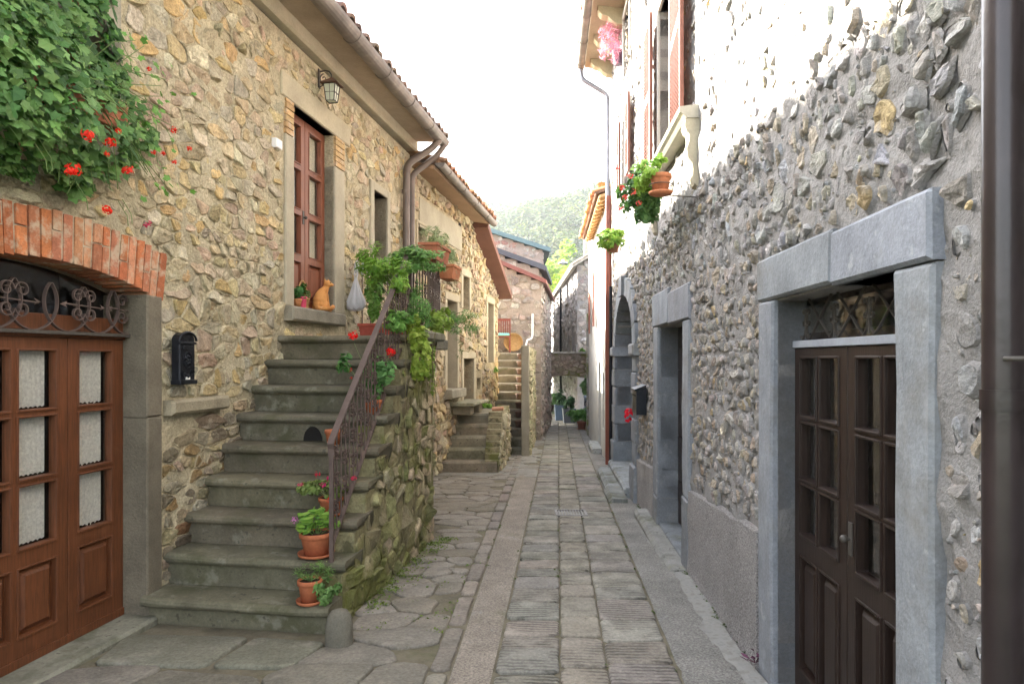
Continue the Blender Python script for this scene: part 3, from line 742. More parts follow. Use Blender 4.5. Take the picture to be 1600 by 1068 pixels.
# transom: frame, glass, black box painted for the unlit room behind, forged grille
t = MB(); t.box(LF, 2.99, 4.54, -.20, -.135, 1.725, 1.765); t.box(LF, 2.99, 4.54, -.185, -.15, 1.765, 1.86, (.3, .1, .04)); t.build('transom_bar', M_woodR, hL, bevel=.004)
t = MB(); t.box(LF, 2.99, 4.54, -.115, -.095, 1.742, 1.762); t.build('transom_rail', M_iron, hL)
t = MB(); t.box(LF, 2.99, 4.54, -.175, -.171, 1.86, 2.2); t.build('transom_pane', M_glass, hL)
t = MB(); t.box(LF, 2.80, 4.66, -.75, -.74, -.4, 2.3); t.box(LF, 2.80, 2.81, -.75, -.32, -.4, 2.3); t.box(LF, 4.65, 4.66, -.75, -.32, -.4, 2.3); t.build('hall_shade', M_dark, hL)
gr = MB(); d = -.105; CI = (.13, .12, .095)
for cu in (3.07, 3.31, 3.55, 3.79, 4.03, 4.27, 4.51):
    R = .165; a1 = 1.0
    pts = [p for p in arcp(LF, cu, 1.762+R, d, R, pi*1.5-2.35, pi*1.5+2.35, 40)]
    pts = [p for p in pts if p.x < LF(4.54, d, 0).x+.0 or True]
    keep = [LF(cu+R*cos(a), d, 1.762+R+R*sin(a)) for a in [pi*1.5-2.3+4.6*i/40 for i in range(41)] if cu+R*cos(a) < 4.538 and cu+R*cos(a) > 2.992]
    if len(keep) > 3: gr.band(keep, LF.n, .022, .006, CI)
for cu in (3.19, 3.67, 4.15, 4.51):
    for sx in (-1, 1):
        if cu > 4.5 and sx > 0: continue
        for sz in (-1, 1):
            gr.band(spiral(LF, cu+sx*.048, 1.925+sz*.052, d+.004, .047, 1.35, (pi if sx > 0 else 0) if True else 0, sz*(-sx), 26), LF.n, .018, .006, CI)
    L_ = .155; gr.tube([LF(max(cu-L_, 2.995), d, 1.927), LF(min(cu+L_, 4.53), d, 1.915)], .005, 6, CI)
    for sx in (-1, 1):
        if cu > 4.5 and sx > 0: continue
        e = cu+sx*L_; gr.add([LF(e+sx*.02, d, 1.921), LF(e-sx*.03, d+.003, 1.940), LF(e-sx*.015, d+.006, 1.921), LF(e-sx*.03, d+.003, 1.902)], [(0, 1, 2), (0, 2, 3)], CI)
gr.build('transom_grille', M_ironB, hL)
M_curt_l = (.88, .88, .80)
rows = [(1.315, 1.645), (.93, 1.268), (.545, .885)]
leaf_door(hL, LF, 4.085, 4.538, -.10, 1.722, -.20, [(4.165, 4.43)], rows, [(4.165, 4.43, .06, .44)], M_woodR, .05, True, M_curt_l)
leaf_door(hL, LF, 3.362, 4.079, -.10, 1.722, -.20, [(3.45, 3.69), (3.745, 3.995)], rows, [(3.45, 3.69, .06, .43), (3.745, 3.995, .06, .43)], M_woodR, .05, True, M_curt_l, (3.405, .80), label='wide middle leaf of the varnished double door with two columns of lace-curtained panes')
leaf_door(hL, LF, 2.992, 3.356, -.10, 1.722, -.20, [(3.07, 3.28)], rows, [(3.07, 3.28, .06, .44)], M_woodR, .05, True, M_curt_l)
t = MB(); t.box(LF, 2.992, 4.538, -.165, -.14, -.105, -.055); t.build('draught_board', M_woodR, hL, bevel=.003)
# upper door: plastered surround, brick blocks, stone sill
CP = (.40, .36, .27)
for (a, b, z0, z1) in ((6.42, 6.58, 2.10, 3.72), (7.53, 7.78, 2.10, 3.72)):
    j = MB(); block(j, LF, a, b, -.16, .028, z0, z1, CP, 0, .01, 2, .004, a); j.build('door_jamb', [M_plaster], hL)
    q = MB(); zc = 3.725
    while zc < 4.05:
        q.box(LF, a+.004, b-.004, -.16, .030+rnd.uniform(-.003, .003), zc, min(zc+.052, 4.055), jit((.52, .36, .18), .12)); zc += .060
    q.build('brick_quoin', [M_brick], hL, bevel=.004)
j = MB(); block(j, LF, 6.35, 7.96, -.16, .024, 4.06, 4.29, (.42, .375, .27), 0, .01, 4, .006, 3); j.build('lintel', [M_plaster], hL)
j = MB(); block(j, LF, 6.42, 7.66, -.20, .10, 1.96, 2.098, (.27, .245, .19), 0, .018, 5, .006, 5); j.build('door_sill', [M_jamb], hL)
urows = [(3.64, 3.97), (3.15, 3.56), (2.78, 3.07)]
urows = [(3.585, 3.965), (3.125, 3.515), (2.665, 3.055)]
leaf_door(hL, LF, 7.06, 7.525, 2.10, 4.055, -.15, [(7.15, 7.43)], urows, [(7.15, 7.43, 2.2, 2.58)], M_woodU, .05, True, (.88, .86, .68))
leaf_door(hL, LF, 6.585, 7.052, 2.10, 4.055, -.15, [(6.68, 6.96)], urows, [(6.68, 6.96, 2.2, 2.58)], M_woodU, .05, True, (.88, .86, .68), (7.02, 3.05))
t = MB(); t.box(LF, 6.5, 7.6, -.5, -.49, 2.0, 4.2); t.build('hall_shade', M_dark, hL)  # black board painted for the unlit hall behind the upper door
# small window beside it
for i, (a, b, z0, z1, dd) in enumerate(((8.60, 8.72, 2.85, 3.86, .03), (9.22, 9.32, 2.85, 3.86, .03), (8.72, 9.22, 3.76, 3.86, .027))):
    j = MB(); block(j, LF, a, b, -.28, dd, z0, z1, CP, 0, .008, 2, .004, i); j.build('window_surround', [M_plaster], hL)
def casement(root, F, u0, u1, z0, z1, d, wood, bars=1, curtain=None, w_=.05):
    f = MB(); t_ = .045
    f.box(F, u0, u0+w_, d, d+t_, z0, z1); f.box(F, u1-w_, u1, d, d+t_, z0, z1); f.box(F, u0+w_, u1-w_, d, d+t_, z0, z0+w_); f.box(F, u0+w_, u1-w_, d, d+t_, z1-w_, z1)
    f.box(F, (u0+u1)/2-.03, (u0+u1)/2+.03, d, d+t_-.003, z0+w_, z1-w_)
    for k in range(bars):
        zz = z0+(z1-z0)*(k+1)/(bars+1)
        f.box(F, u0+w_, (u0+u1)/2-.03, d+.005, d+t_-.008, zz-.012, zz+.012); f.box(F, (u0+u1)/2+.03, u1-w_, d+.005, d+t_-.008, zz-.012, zz+.012)
    o = f.build('window', wood, root, bevel=.003)
    g_ = MB(); g_.box(F, u0+.02, u1-.02, d+.018, d+.022, z0+.02, z1-.02); g_.build('pane', M_glass, o)
    b_ = MB(); b_.box(F, u0, u1, d-.30, d-.29, z0, z1); b_.build('room_shade', M_dark, o)  # black panel standing for the unlit room behind the glass
    if curtain:
        c_ = MB(); n = 30; vs = []
        for i in range(n+1):
            for zz in (z0+.05, z1-.05): vs.append(F(u0+.05+(u1-u0-.1)*i/n, d-.03+.012*sin(i*1.3), zz))
        c_.add(vs, [(2*i, 2*i+2, 2*i+3, 2*i+1) for i in range(n)], curtain, 0, True); c_.build('curtain', M_curt, o, recalc=False)
    return o
casement(hL, LF, 8.72, 9.22, 2.85, 3.76, -.22, M_woodU, 1, (.6, .6, .5))
# window behind the hanging geranium, grey stone surround
for i, (a, b, z0, z1, dd) in enumerate(((3.18, 3.30, 2.95, 4.38, .03), (4.18, 4.31, 2.95, 4.38, .03), (3.30, 4.18, 4.25, 4.38, .027), (3.10, 4.36, 2.84, 2.95, .08))):
    j = MB(); block(j, LF, a, b, -.2, dd, z0, z1, (.30, .28, .22), 0, .01, 2, .004, i); j.build('window_surround', [M_jamb], hL)
casement(hL, LF, 3.30, 4.18, 2.95, 4.25, -.2, M_woodU, 2)
# eaves: cornice band, soffit, roof with clay tiles, gutter and downpipes
EZ = lambda u: 4.63+.010*u
t = MB(); t.loft([[LF(u, -.3, EZ(u)), LF(u, .06, EZ(u)), LF(u, .085, EZ(u)+.02), LF(u, .085, EZ(u)+.15), LF(u, -.3, EZ(u)+.15)] for u in (.3, 3, 6, 8, 10.4)], (.46, .41, .30), 0, True, False)
t.build('cornice', [M_plaster], hL)
t = MB(); t.loft([[LF(u, .085, EZ(u)+.135), LF(u, .40, EZ(u)+.11), LF(u, .40, EZ(u)+.15), LF(u, .085, EZ(u)+.19)] for u in (.3, 3, 6, 10.32)], (.37, .30, .225), 0, True, False)
t.build('soffit', [M_plaster], hL)
def tiled_roof(root, F, u0, u1, d_eave, ez, slope, length, name='roof', col=(.33, .17, .10), step=.21, far=True, rng=None):
    rr = rng or random.Random(9); m = MB(); c_, s_ = cos(slope), sin(slope)
    q = lambda u, l, h: F(u, d_eave-l*c_+h*s_, ez(u)+l*s_+h*c_)
    m.loft([[q(u, 0, 0), q(u, length, 0), q(u, length, .05), q(u, 0, .05)] for u in (u0, u1)], (.2, .12, .08), 0, True, False)
    u = u0+step/2
    while u < u1:
        nl = int(length/.38)
        for k in range(nl):
            c2 = jit(col, .25, rr); rings = []; off = rr.uniform(-.03, .02)
            for l, rad in ((k*.38-.06+off, .082), (k*.38+.36, .066)):
                rings.append([q(u+rad*cos(pi*i/6), l, .055+rad*.75*sin(pi*i/6)+(.012 if l < k*.38 else 0)) for i in range(7)]+[q(u+rad*.86*cos(pi*i/6), l, .045+rad*.6*sin(pi*i/6)) for i in range(6, -1, -1)])
            m.loft(rings, c2, 0, True, False)
        u += step
    return m.build(name, [M_tile], root, recalc=False)
tiled_roof(hL, LF, .3, 10.35, .47, lambda u: EZ(u)+.135, radians(17), 5.9, col=(.17, .12, .095))
def gutter(root, pts, r_, name='gutter', matl=None, straps=True):
    g_ = MB(); P = [Vector(p) for p in pts]; t_ = (P[-1]-P[0]).normalized(); side = t_.cross(Vector((0, 0, 1))).normalized(); rings = []
    for p in P:
        o_ = [p+side*r_*cos(a)+Vector((0, 0, r_*sin(a))) for a in [pi+pi*i/10 for i in range(11)]]
        i_ = [p+side*r_*.9*cos(a)+Vector((0, 0, r_*.9*sin(a)+.0)) for a in [2*pi-pi*i/10 for i in range(11)]]
        rings.append(o_+i_)
    g_.loft(rings, (.3, .25, .2), 0, True, False)
    L_ = (P[-1]-P[0]).length; k = .4
    while straps and k < L_-.1:
        c_ = P[0]+(P[-1]-P[0])*k/L_
        g_.loft([[c_+t_*e+side*(r_+.008)*cos(a)+Vector((0, 0, (r_+.008)*sin(a))) for a in [pi+pi*i/10 for i in range(11)]]+[c_+t_*e+side*(r_+.001)*cos(a)+Vector((0, 0, (r_+.001)*sin(a))) for a in [2*pi-pi*i/10 for i in range(11)]] for e in (-.015, .015)], (.3, .25, .2), 0, True, False)
        k += .9
    for e in (0, -1): g_.add([P[e]+side*r_*cos(a)+Vector((0, 0, r_*sin(a))) for a in [pi+pi*i/10 for i in range(11)]], [tuple(range(11))], (.3, .25, .2))
    return g_.build(name, matl or M_gut, root)
gutter(hL, [LF(.3, .475, EZ(0)+.175), LF(10.42, .475, EZ(10)+.155)], .098)
def pipe(root, pts, r_, matl, joints=(), name='downpipe'):
    p_ = MB(); P = [Vector(p) for p in pts]; path = [P[0]]
    for i in range(1, len(P)-1):
        a = (P[i-1]-P[i]).normalized(); b = (P[i+1]-P[i]).normalized(); l = min(r_*2.2, (P[i-1]-P[i]).length*.45, (P[i+1]-P[i]).length*.45)
        A, B = P[i]+a*l, P[i]+b*l
        for k in range(7):
            t_ = k/6; path.append(A*(1-t_)**2+P[i]*2*t_*(1-t_)+B*t_*t_)
    path.append(P[-1]); p_.tube(path, r_, 16)
    o = p_.build(name, matl, root)
    if joints:
        for q, ax in joints:
            c_ = MB(); q = Vector(q); ax = Vector(ax).normalized(); c_.tube([q-ax*.025, q+ax*.025], r_*1.10, 16)
            c_.build('pipe_collar', matl, o)
    return o
zt = EZ(10)+.08
pipe(hL, [LF(10.1, .50, zt), LF(10.05, .40, zt-.14), LF(9.83, .09, zt-.42), LF(9.83, .075, 1.8)], .052, M_pipeC, [(LF(9.83, .075, 4.0), (0, 0, 1))])
pipe(hL, [LF(10.33, .52, zt), LF(10.3, .40, zt-.18), LF(10.10, .08, zt-.50), LF(10.10, .075, 1.8)], .045, M_pipeC, [(LF(10.10, .075, 3.9), (0, 0, 1))])

# things on the wall of the first house
mbx = thing('mailbox', 'black cast iron letterbox with domed top on the rubble wall beside the stair', 'mailbox', LF(4.86, .03, 1.43))
b = MB(); F = lambda u, d, z: LF(4.86+u, .035+d, 1.43+z)
prof = [(-.085, 0), (.085, 0), (.085, .30)]+[(.085*cos(a), .30+.055*sin(a)) for a in [pi*i/10 for i in range(1, 10)]]+[(-.085, .30)]
b.loft([[F(x, 0, z) for x, z in prof], [F(x, .055, z) for x, z in prof], [F(x*.93, .062, .005+z*.98) for x, z in prof]], smooth=False); b.build('case', M_black, mbx, bevel=.002)
b = MB(); b.box(F, -.095, .095, 0, .075, -.012, .018); b.tube([F(.095*cos(a), .066, .295+.062*sin(a)) for a in [pi*i/12 for i in range(13)]], .009, 8); b.box(F, -.09, .09, .055, .072, .272, .29); b.build('moulding', M_black, mbx, bevel=.002)
b = MB(); b.box(F, -.055, .055, .062, .070, .235, .262); b.build('letter_slot', M_black, mbx, bevel=.002)
b = MB(); b.band([F(.045*cos(a), .064, .16+.055*sin(a)) for a in [2*pi*i/20 for i in range(21)]], LF.n, .01, .006)
for k in range(7): b.ball(F(.022*cos(k*.9), .064, .16+.028*sin(k*.9)), .011, n=7, m=4)
for s in (-1, 1): b.band(spiral(F, s*.045, .07, .064, .026, 1.1, 0, s, 18), LF.n, .01, .005); b.band(spiral(F, s*.03, .30, .060, .02, 1.1, 0, s, 14), LF.n, .01, .005)
b.ball(F(0, .066, .045), .013, n=8, m=5); b.box(F, -.062, .062, .058, .0635, .03, .325); b.build('relief', M_black, mbx)
b = MB(); b.box(F, -.022, .022, .062, .068, .022, .04, (.7, .7, .68)); b.build('name_plate', M_paint, mbx)

ln = thing('wall_lantern', 'old iron wall lantern with frosted panes hanging above the upper red door', 'lantern', LF(7.12, .03, 4.37))
LS = lambda u, d, z: LF(7.10+(u-7.12)*.66, .03+(d-.03)*.62, 4.43+(z-4.40)*.72)
b = MB(); b.box(LS, 7.09, 7.15, .03, .05, 4.36, 4.64); b.tube([LS(7.12, .04, 4.60), LS(7.12, .14, 4.615), LS(7.12, .22, 4.60), LS(7.12, .26, 4.55), LS(7.12, .26, 4.50)], .008, 8)
b.band(spiral(lambda u, d, z: LS(7.12, .12+(u), 4.50+z), 0, 0, 0, .07, 1.2, pi*.5, 1, 24), LF.t, .012, .006); b.band([LS(7.12, .04, 4.38), LS(7.12, .10, 4.40), LS(7.12, .13, 4.45)], LF.t, .012, .006)
b.build('bracket', M_iron, ln)
rg = lambda r_, z: [LF(7.10+r_*.66*a, .175+r_*.66*b_, 4.43+(z-4.40)*.72) for a, b_ in ((1, 1), (-1, 1), (-1, -1), (1, -1))]
b = MB(); b.loft([rg(.012, 4.51), rg(.03, 4.49), rg(.135, 4.415), rg(.14, 4.40), rg(.13, 4.40)], smooth=False); b.build('lamp_hood', mat('rusty_hood', (.13, .075, .05), .8, (20, .3), ()), ln)
b = MB(); b.loft([rg(.088, 4.395), rg(.062, 4.17)], smooth=False); b.build('lamp_glass', M_lampg, ln)
b = MB()
A_, B_ = rg(.093, 4.40), rg(.066, 4.165)
for i in range(4): b.tube([A_[i], B_[i]], .0055, 6); b.tube([(A_[i]+A_[(i+1) % 4])/2, (B_[i]+B_[(i+1) % 4])/2], .003, 6)
for r_, z in ((.093, 4.395), (.079, 4.28), (.066, 4.165)):
    p_ = rg(r_, z); b.tube(p_+[p_[0]], .005, 6)
b.build('lamp_frame', M_iron, ln)
pl = MB(); block(pl, LF, 6.20, 6.31, .0, .05, 3.52, 3.605, (.7, .7, .72), 0, .006, 2, 0); o = pl.build('number_plate', M_white, None); tag(o, 'small white square plate fixed to the wall left of the upper red door', 'plate')

# ------------------------------------------------------------------ the stair
st = thing('stone_staircase', 'steep mossy stone staircase of nine worn steps with rubble side wall', 'staircase', LF(5.3, .6, -.2))
SU = lambda n: 4.50+.224*(n-1); SZ = lambda n: .03+.2235*(n-1); SD = lambda u: 1.315-.03*(u-4.5)
CS = (.128, .116, .078)
for n in range(1, 10):
    m = MB(); u0, z1 = SU(n), SZ(n); zb = SZ(n-1)-.0 if n > 1 else -.22
    u1 = SU(n+1)+.10 if n < 9 else 7.16
    DD = SD(u0)+ (.022 if n > 1 else .0); DB = SD(u0)-.03 if n > 1 else DD
    prof = [(u0+.055, zb), (u0+.045, z1-.075), (u0+.012, z1-.07), (u0-.008, z1-.052), (u0-.012, z1-.03), (u0-.002, z1-.010), (u0+.02, z1), (u1, z1), (u1, z1-.07), (u1, zb)]
    NS = 14; rings = []
    d0 = .0
    for k in range(NS+1):
        dd = d0+(DD-d0)*k/NS; rings.append([])
        tip = .012 if k in (0, NS) else 0
        for i, (uu, zz) in enumerate(prof):
            e = .007*noise.noise((dd*4, n*3.3, i*.3)); wr = -.010*sin(pi*min(1, dd/1.2)) if 3 < i < 7 else 0
            rings[-1].append(LF(uu+(e if i < 7 else 0)+(tip if i < 7 else 0), min(dd, DB) if i in (0, 1, 9) else dd, zz+(wr+e*.6 if 2 < i < 7 else 0)))
    c = jit(CS, .12); m.loft(rings, c, 0, True, False)
    if n == 6:      # black arch painted on the sixth riser for a cat hole's shade
        hole = [LF(u0+.034, .66+.082*cos(a), zb+.008+.118*max(0, sin(a))) for a in [pi*i/14 for i in range(15)]]
        m.add(hole, [tuple(range(15))], (.004, .004, .004), 1)
    o = m.build('step', [M_step, M_dark], st, bevel=.004)
    if n == 6: o['label'] = 'stone step with a small arched hole painted black on its riser'
    # light upper face: treads are paler where rain and feet clean them
# side wall: battered rubble face parallel to the house
sw = MB(); SFn = lambda u, d, z: LF(u, SD(u)-.005+.015*max(0, 1-z)+d, z)
top = lambda u: SZ(1)-.10+max(0, (u-4.58))*.2235/.224 if u < 6.2 else 1.72
topf = lambda u: min(1.745, SZ(min(9, max(2, int((u-4.50)/.224)+1)))-.075)
HST = [(SU(n)-.0, SU(n+1) if n < 9 else 8, SZ(n)-.085, 4) for n in range(1, 10)]
wall(sw, SFn, (4.70, 7.15), (-.45, 1.745), HST, .22, (.22, .20, .11), 0, .06, .008)
def palS(u, z, r):
    c = r.choice([(.24, .23, .11), (.20, .20, .09), (.28, .25, .15), (.22, .19, .12), (.17, .18, .07), (.31, .28, .19)])
    if u > 6.35 and r.random() < .7: c = (.36, .30, .20)
    return c
rubble(sw, SFn, 4.71, 7.14, -.30, 1.74, .12, 1.7, .009, .018, HST, palS, random.Random(33), 1, (.95, 1.0), .03, base=-.02, mort=(.22, .20, .11), fil=.45)
# return face towards the alley end and the recessed wall under the landing
sw.quad(LF(7.15, .9, -.45), LF(7.15, 1.25, -.45), LF(7.15, 1.23, 1.72), LF(7.15, .9, 1.72), (.25, .22, .14), 0)
sw.box(LF, 7.15, 8.2, .70, .95, -.45, 1.72, (.28, .25, .17), 0)
F2 = lambda u, d, z: LF(u, .95+d, z)
rubble(sw, F2, 7.17, 8.19, -.3, 1.70, .12, 1.5, .016, .03, [], lambda u, z, r: r.choice([(.34, .30, .2), (.3, .27, .17), (.24, .23, .12)]), random.Random(34), 1)
F3 = lambda u, d, z: LF(8.2, u, z)+LF.t*d
rubble(sw, F3, .0, .94, -.3, 1.70, .13, 1.5, .016, .03, [], lambda u, z, r: (.34, .30, .2), random.Random(35), 1); sw.quad(LF(8.2, 0, -.45), LF(8.2, .95, -.45), LF(8.2, .95, 1.72), LF(8.2, 0, 1.72), (.25, .22, .14), 0)
sw.build('side_wall', [M_mossy, M_mossy], st, recalc=False)
ls = MB(); block(ls, LF, 7.165, 8.24, 0, 1.12, 1.70, SZ(9), (.19, .18, .14), 0, .012, 5, .005, 1); ls.build('landing', [M_step], st)
ls = MB(); block(ls, LF, 6.42, 7.10, 1.262, 1.385, 1.77, 1.855, (.17, .165, .12), 0, .018, 5, .008, 1); ls.build('coping', [M_step], st)

# worn round guard stone at the foot of the stair
bs = MB(); c = Vector((-1.055, 4.17, gz(4.2)-.15)); r = random.Random(3)
bs.loft([[c+Vector((rr_*cos(2*pi*k/22)*(1+.04*noise.noise((k*.5, z*4, 1))), rr_*.95*sin(2*pi*k/22), z)) for k in range(22)] for rr_, z in ((.084, 0), (.086, .12), (.085, .20), (.082, .26), (.072, .31), (.05, .345), (.015, .358))], (.15, .14, .11))
o = bs.build('guard_stone', [M_jamb], None); tag(o, 'rounded dark guard stone standing at the foot of the staircase', 'bollard')
# ------------------------------------------------------------------ iron railing of the stair and landing
rl = thing('iron_railing', 'brown forged iron railing with scroll ornaments along the staircase and landing', 'railing', LF(5.4, 1.2, .3))
SR = lambda u: SD(u)-.075
RA, RB = 4.74, 6.62                                   # start of the slope, top of the slope
HZ = lambda u: 1.06+(min(u, RB)-RA)*(2.66-1.06)/(RB-RA)
LZ = lambda u: HZ(u)-.70 if u < RB else 1.90
OUT = [LF(u, SR(u), 0) for u in (RA, RB, 7.3)]
m = MB(); P = []
for i in range(13):
    u = RA+(RB-RA)*i/12; P.append(LF(u, SR(u), HZ(u)))
P = [LF(RA-.005, SR(RA), 1.0), LF(RA-.02, SR(RA), 1.035)]+P[0:]
m.band([P[0]-Vector((0, 0, .045))]+P, LF.n, .046, .018); m.build('handrail', M_ironB, rl, bevel=.004)
m = MB(); m.band([LF(RB, SR(RB), 2.655), LF(7.1, 1.20, 2.665), LF(7.55, 1.14, 2.67), LF(8.12, 1.04, 2.68)], LF.n, .04, .014); m.build('handrail', M_ironB, rl, bevel=.003)
m = MB(); m.band([LF(8.12, d, 2.68) for d in (.06, .5, 1.04)], LF.t, .03, .012); m.build('handrail', M_iron, rl)
m = MB(); m.band([LF(RA, SR(RA), LZ(RA)), LF(RB-.01, SR(RB), HZ(RB)-.70)], LF.n, .03, .012); m.band([LF(RB, SR(RB), 1.93), LF(7.1, 1.20, 1.93), LF(7.55, 1.14, 1.93), LF(8.12, 1.04, 1.93)], LF.n, .03, .012)
m.band([LF(8.12, d, 1.93) for d in (.06, 1.04)], LF.t, .03, .012); m.build('bottom_rail', M_ironB, rl)
for u, zb, zt in ((RA, .24, HZ(RA)+.0), (RB, 1.80, 2.66), (8.12, 1.80, 2.70)):
    m = MB(); d = SR(u) if u < 8 else 1.04; m.box(LF, u-.014, u+.014, d-.014, d+.014, zb, zt-.006); m.build('post', M_ironB, rl, bevel=.003)
def baluster(p0, p1, tdir, orn=True):
    m = MB(); p0, p1 = Vector(p0), Vector(p1); m.tube([p0, p1], .0065, 6)
    if orn:
        h = p1.z-p0.z; G = lambda a, d_, z: p0+tdir*a+Vector((0, 0, z))
        for zc, s in ((h*.24, 1), (h*.5, 1), (h*.76, 1)):
            for q in (-1, 1):
                m.band(spiral(G, q*.026, zc+.034, 0, .023, 1.0, -pi/2, -q, 12), LF.n, .014, .005)
                m.band(spiral(G, q*.026, zc-.034, 0, .023, 1.0, pi/2, q, 12), LF.n, .014, .005)
            m.box(lambda u, d, z: G(u, 0, zc+z)+LF.n*d, -.013, .013, -.011, .011, -.012, .012)
    return m.build('baluster', M_ironB, rl)
k = 0; u = RA+.085
while u < RB-.03:
    baluster(LF(u, SR(u), LZ(u)), LF(u, SR(u), HZ(u)), LF.t, k % 2 == 0); u += .078; k += 1
for i in range(17):
    t_ = (i+1)/18; u = RB+(8.12-RB)*t_
    d = SR(RB)+(1.20-SR(RB))*min(1, (u-RB)/.48) if u < 7.1 else (1.20-(u-7.1)/.45*.06 if u < 7.55 else 1.14-(u-7.55)/.57*.10)
    baluster(LF(u, d, 1.93), LF(u, d, 2.66), LF.t, i % 3 == 1)
for i in range(9): baluster(LF(8.12, .10+i*.105, 1.93), LF(8.12, .10+i*.105, 2.675), LF.n, i in (1, 4))

# ------------------------------------------------------------------ pots and plants on the stair
GA, GB = (.07, .17, .03), (.16, .30, .06)
r = random.Random(91)
def onstep(n, px, back=.10):           # a point on tread n seen at photo column px
    F = LF; u = SU(n)+back; a, b, nx, ny = F.p; q = (px-800)/FPX
    d = (q*u-a-b*u)/(nx-q*ny)
    return F(u, d, SZ(n))
p = onstep(1, 484, .07); t = thing('potted_plant', 'small terracotta pot of trailing fine-leaved green plant on the lowest stair step', 'plant', p, 'flower pots on the staircase')
pot_mesh(t, p+V(0, 0, .01), .075, .145)
m = foliage(p+V(0, 0, .20), (.13, .09, .06), 420, .020, 'needle', (.12, .24, .05), (.22, .36, .10), r, 14, .35)
stems(m, p+V(0, 0, .14), [p+V(r.uniform(-.12, .1), r.uniform(-.08, .05), r.uniform(.17, .24)) for _ in range(12)], .002, (.1, .16, .05), r)
foliage(p+V(.115, -.02, .09), (.075, .06, .10), 260, .022, 'oval', (.12, .24, .06), (.22, .36, .12), r, 10, .35, mb=m)
m.build('foliage', M_leaf, t, recalc=False)
p = onstep(2, 494, .10); t = thing('potted_plant', 'terracotta pot on a saucer with long bright green leaves and one pink flower', 'plant', p, 'flower pots on the staircase')
pot_mesh(t, p+V(0, 0, .014), .108, .155)
m = MB()
for c_ in range(16):
    a = r.uniform(0, 2*pi); rr_ = r.uniform(.0, .10); top_ = p+V(rr_*cos(a)*1.25, rr_*sin(a), .22+r.uniform(0, .10)-rr_*.4)
    m.tube([p+V(0, 0, .13), top_], .003, 5, (.14, .22, .06))
    for k in range(14):
        b_ = r.uniform(0, 2*pi); dr = V(cos(b_), sin(b_), r.uniform(.1, .8)); add_leaf(m, top_+dr*.030+V(0, 0, r.uniform(-.03, .01)), V(cos(b_)*.6, sin(b_)*.6-.3, 1), r.uniform(.026, .040), 'lance', jit(mixc((.10, .25, .035), (.26, .42, .06), r.random()*(1 if c_ % 5 else 1.2)), .15, r), r, up=V(-sin(b_), cos(b_), 0))
m.build('foliage', M_leaf, t, recalc=False); bloom(t, p+V(-.135, -.03, .255), .028, (.62, .22, .50), r, 16)
p = onstep(3, 517, .12); t = thing('potted_plant', 'terracotta bowl of small pink and red geraniums on the third stair step', 'plant', p, 'flower pots on the staircase')
pot_mesh(t, p+V(0, 0, .012), .085, .12)
m = foliage(p+V(-.055, -.02, .195), (.17, .10, .07), 240, .026, 'palm', (.16, .24, .05), (.30, .38, .12), r, 14, .35)
stems(m, p+V(0, 0, .10), [p+V(r.uniform(-.2, .08), r.uniform(-.1, .05), r.uniform(.15, .27)) for _ in range(14)], .003, (.25, .26, .12), r)
m.build('foliage', M_leaf, t, recalc=False)
for q, c_ in (((-.09, -.02, .30), (.60, .03, .06)), ((.0, -.03, .265), (.62, .03, .16)), ((-.04, -.05, .225), (.62, .05, .18)), ((.02, -.10, .13), (.75, .03, .02)), ((-.215, -.01, .22), (.6, .08, .14)), ((.16, .0, .27), (.6, .04, .1))):
    bloom(t, p+V(*q), .026, c_, r, 18)
p = onstep(5, 521, .10); t = thing('flower_pot', 'empty terracotta flower pot half hidden behind the bottom of the railing', 'pot', p, 'flower pots on the staircase'); pot_mesh(t, p, .065, .12, saucer=False)
p = onstep(6, 583, .10); t = thing('potted_plant', 'red geranium with round green leaves growing through the stair railing', 'plant', p, 'flower pots on the staircase')
pot_mesh(t, p+V(0, 0, .0), .07, .12, saucer=False)
m = foliage(p+V(.06, -.02, .30), (.12, .08, .16), 130, .035, 'palm', (.07, .19, .05), (.15, .33, .09), r, 8, .4)
foliage(p+V(-.22, -.05, .40), (.06, .05, .10), 50, .032, 'palm', (.07, .19, .05), (.15, .33, .09), r, 4, .4, mb=m)
stems(m, p+V(0, 0, .10), [at(553, 535, 5.7), at(612, 550, 5.7), at(546, 580, 5.65), p+V(.1, 0, .4), p+V(-.2, -.05, .4)], .004, (.16, .2, .08), r)
m.build('foliage', M_leaf, t, recalc=False)
for q in ((552, 524), (612, 549)): bloom(t, at(*q, 5.68), .045, (.78, .012, .01), r, 40)
bloom(t, at(545, 577, 5.64), .027, (.78, .012, .01), r, 22); bloom(t, at(549, 590, 5.64), .016, (.78, .02, .01), r, 12)

# long red planter on the landing, with a leafy plant climbing behind it
F = lambda u, d, z: LF(u, d, z)
t = thing('planter_box', 'long brick-red planter box on the landing below the white bag', 'planter', LF(7.3, .72, SZ(9)))
def trough(root, F, u0, u1, d0, d1, z0, z1, col, name='trough', tap=.012, rim=.012):
    m = MB(); R = lambda a, z: [F(u0+a, d0+a, z), F(u1-a, d0+a, z), F(u1-a, d1-a, z), F(u0+a, d1-a, z)]
    m.loft([R(tap, z0), R(0, z1-.03), R(-rim, z1-.03), R(-rim, z1), R(rim, z1), R(rim, z1-.03)], col, 0, True, False); return m.build(name, M_terra, root, bevel=.004)
z9 = SZ(9)
trough(t, F, 7.22, 7.38, .42, 1.02, z9+.002, z9+.15, (.33, .07, .045))
m = MB(); m.box(F, 7.24, 7.36, .45, 1.0, z9+.11, z9+.135); m.build('soil', M_soil, t)
m = foliage(LF(7.36, .88, z9+.25), (.18, .12, .14), 220, .035, 'oval', (.10, .24, .04), (.22, .40, .09), r, 8, .4); m.build('foliage', M_leaf, t, recalc=False)
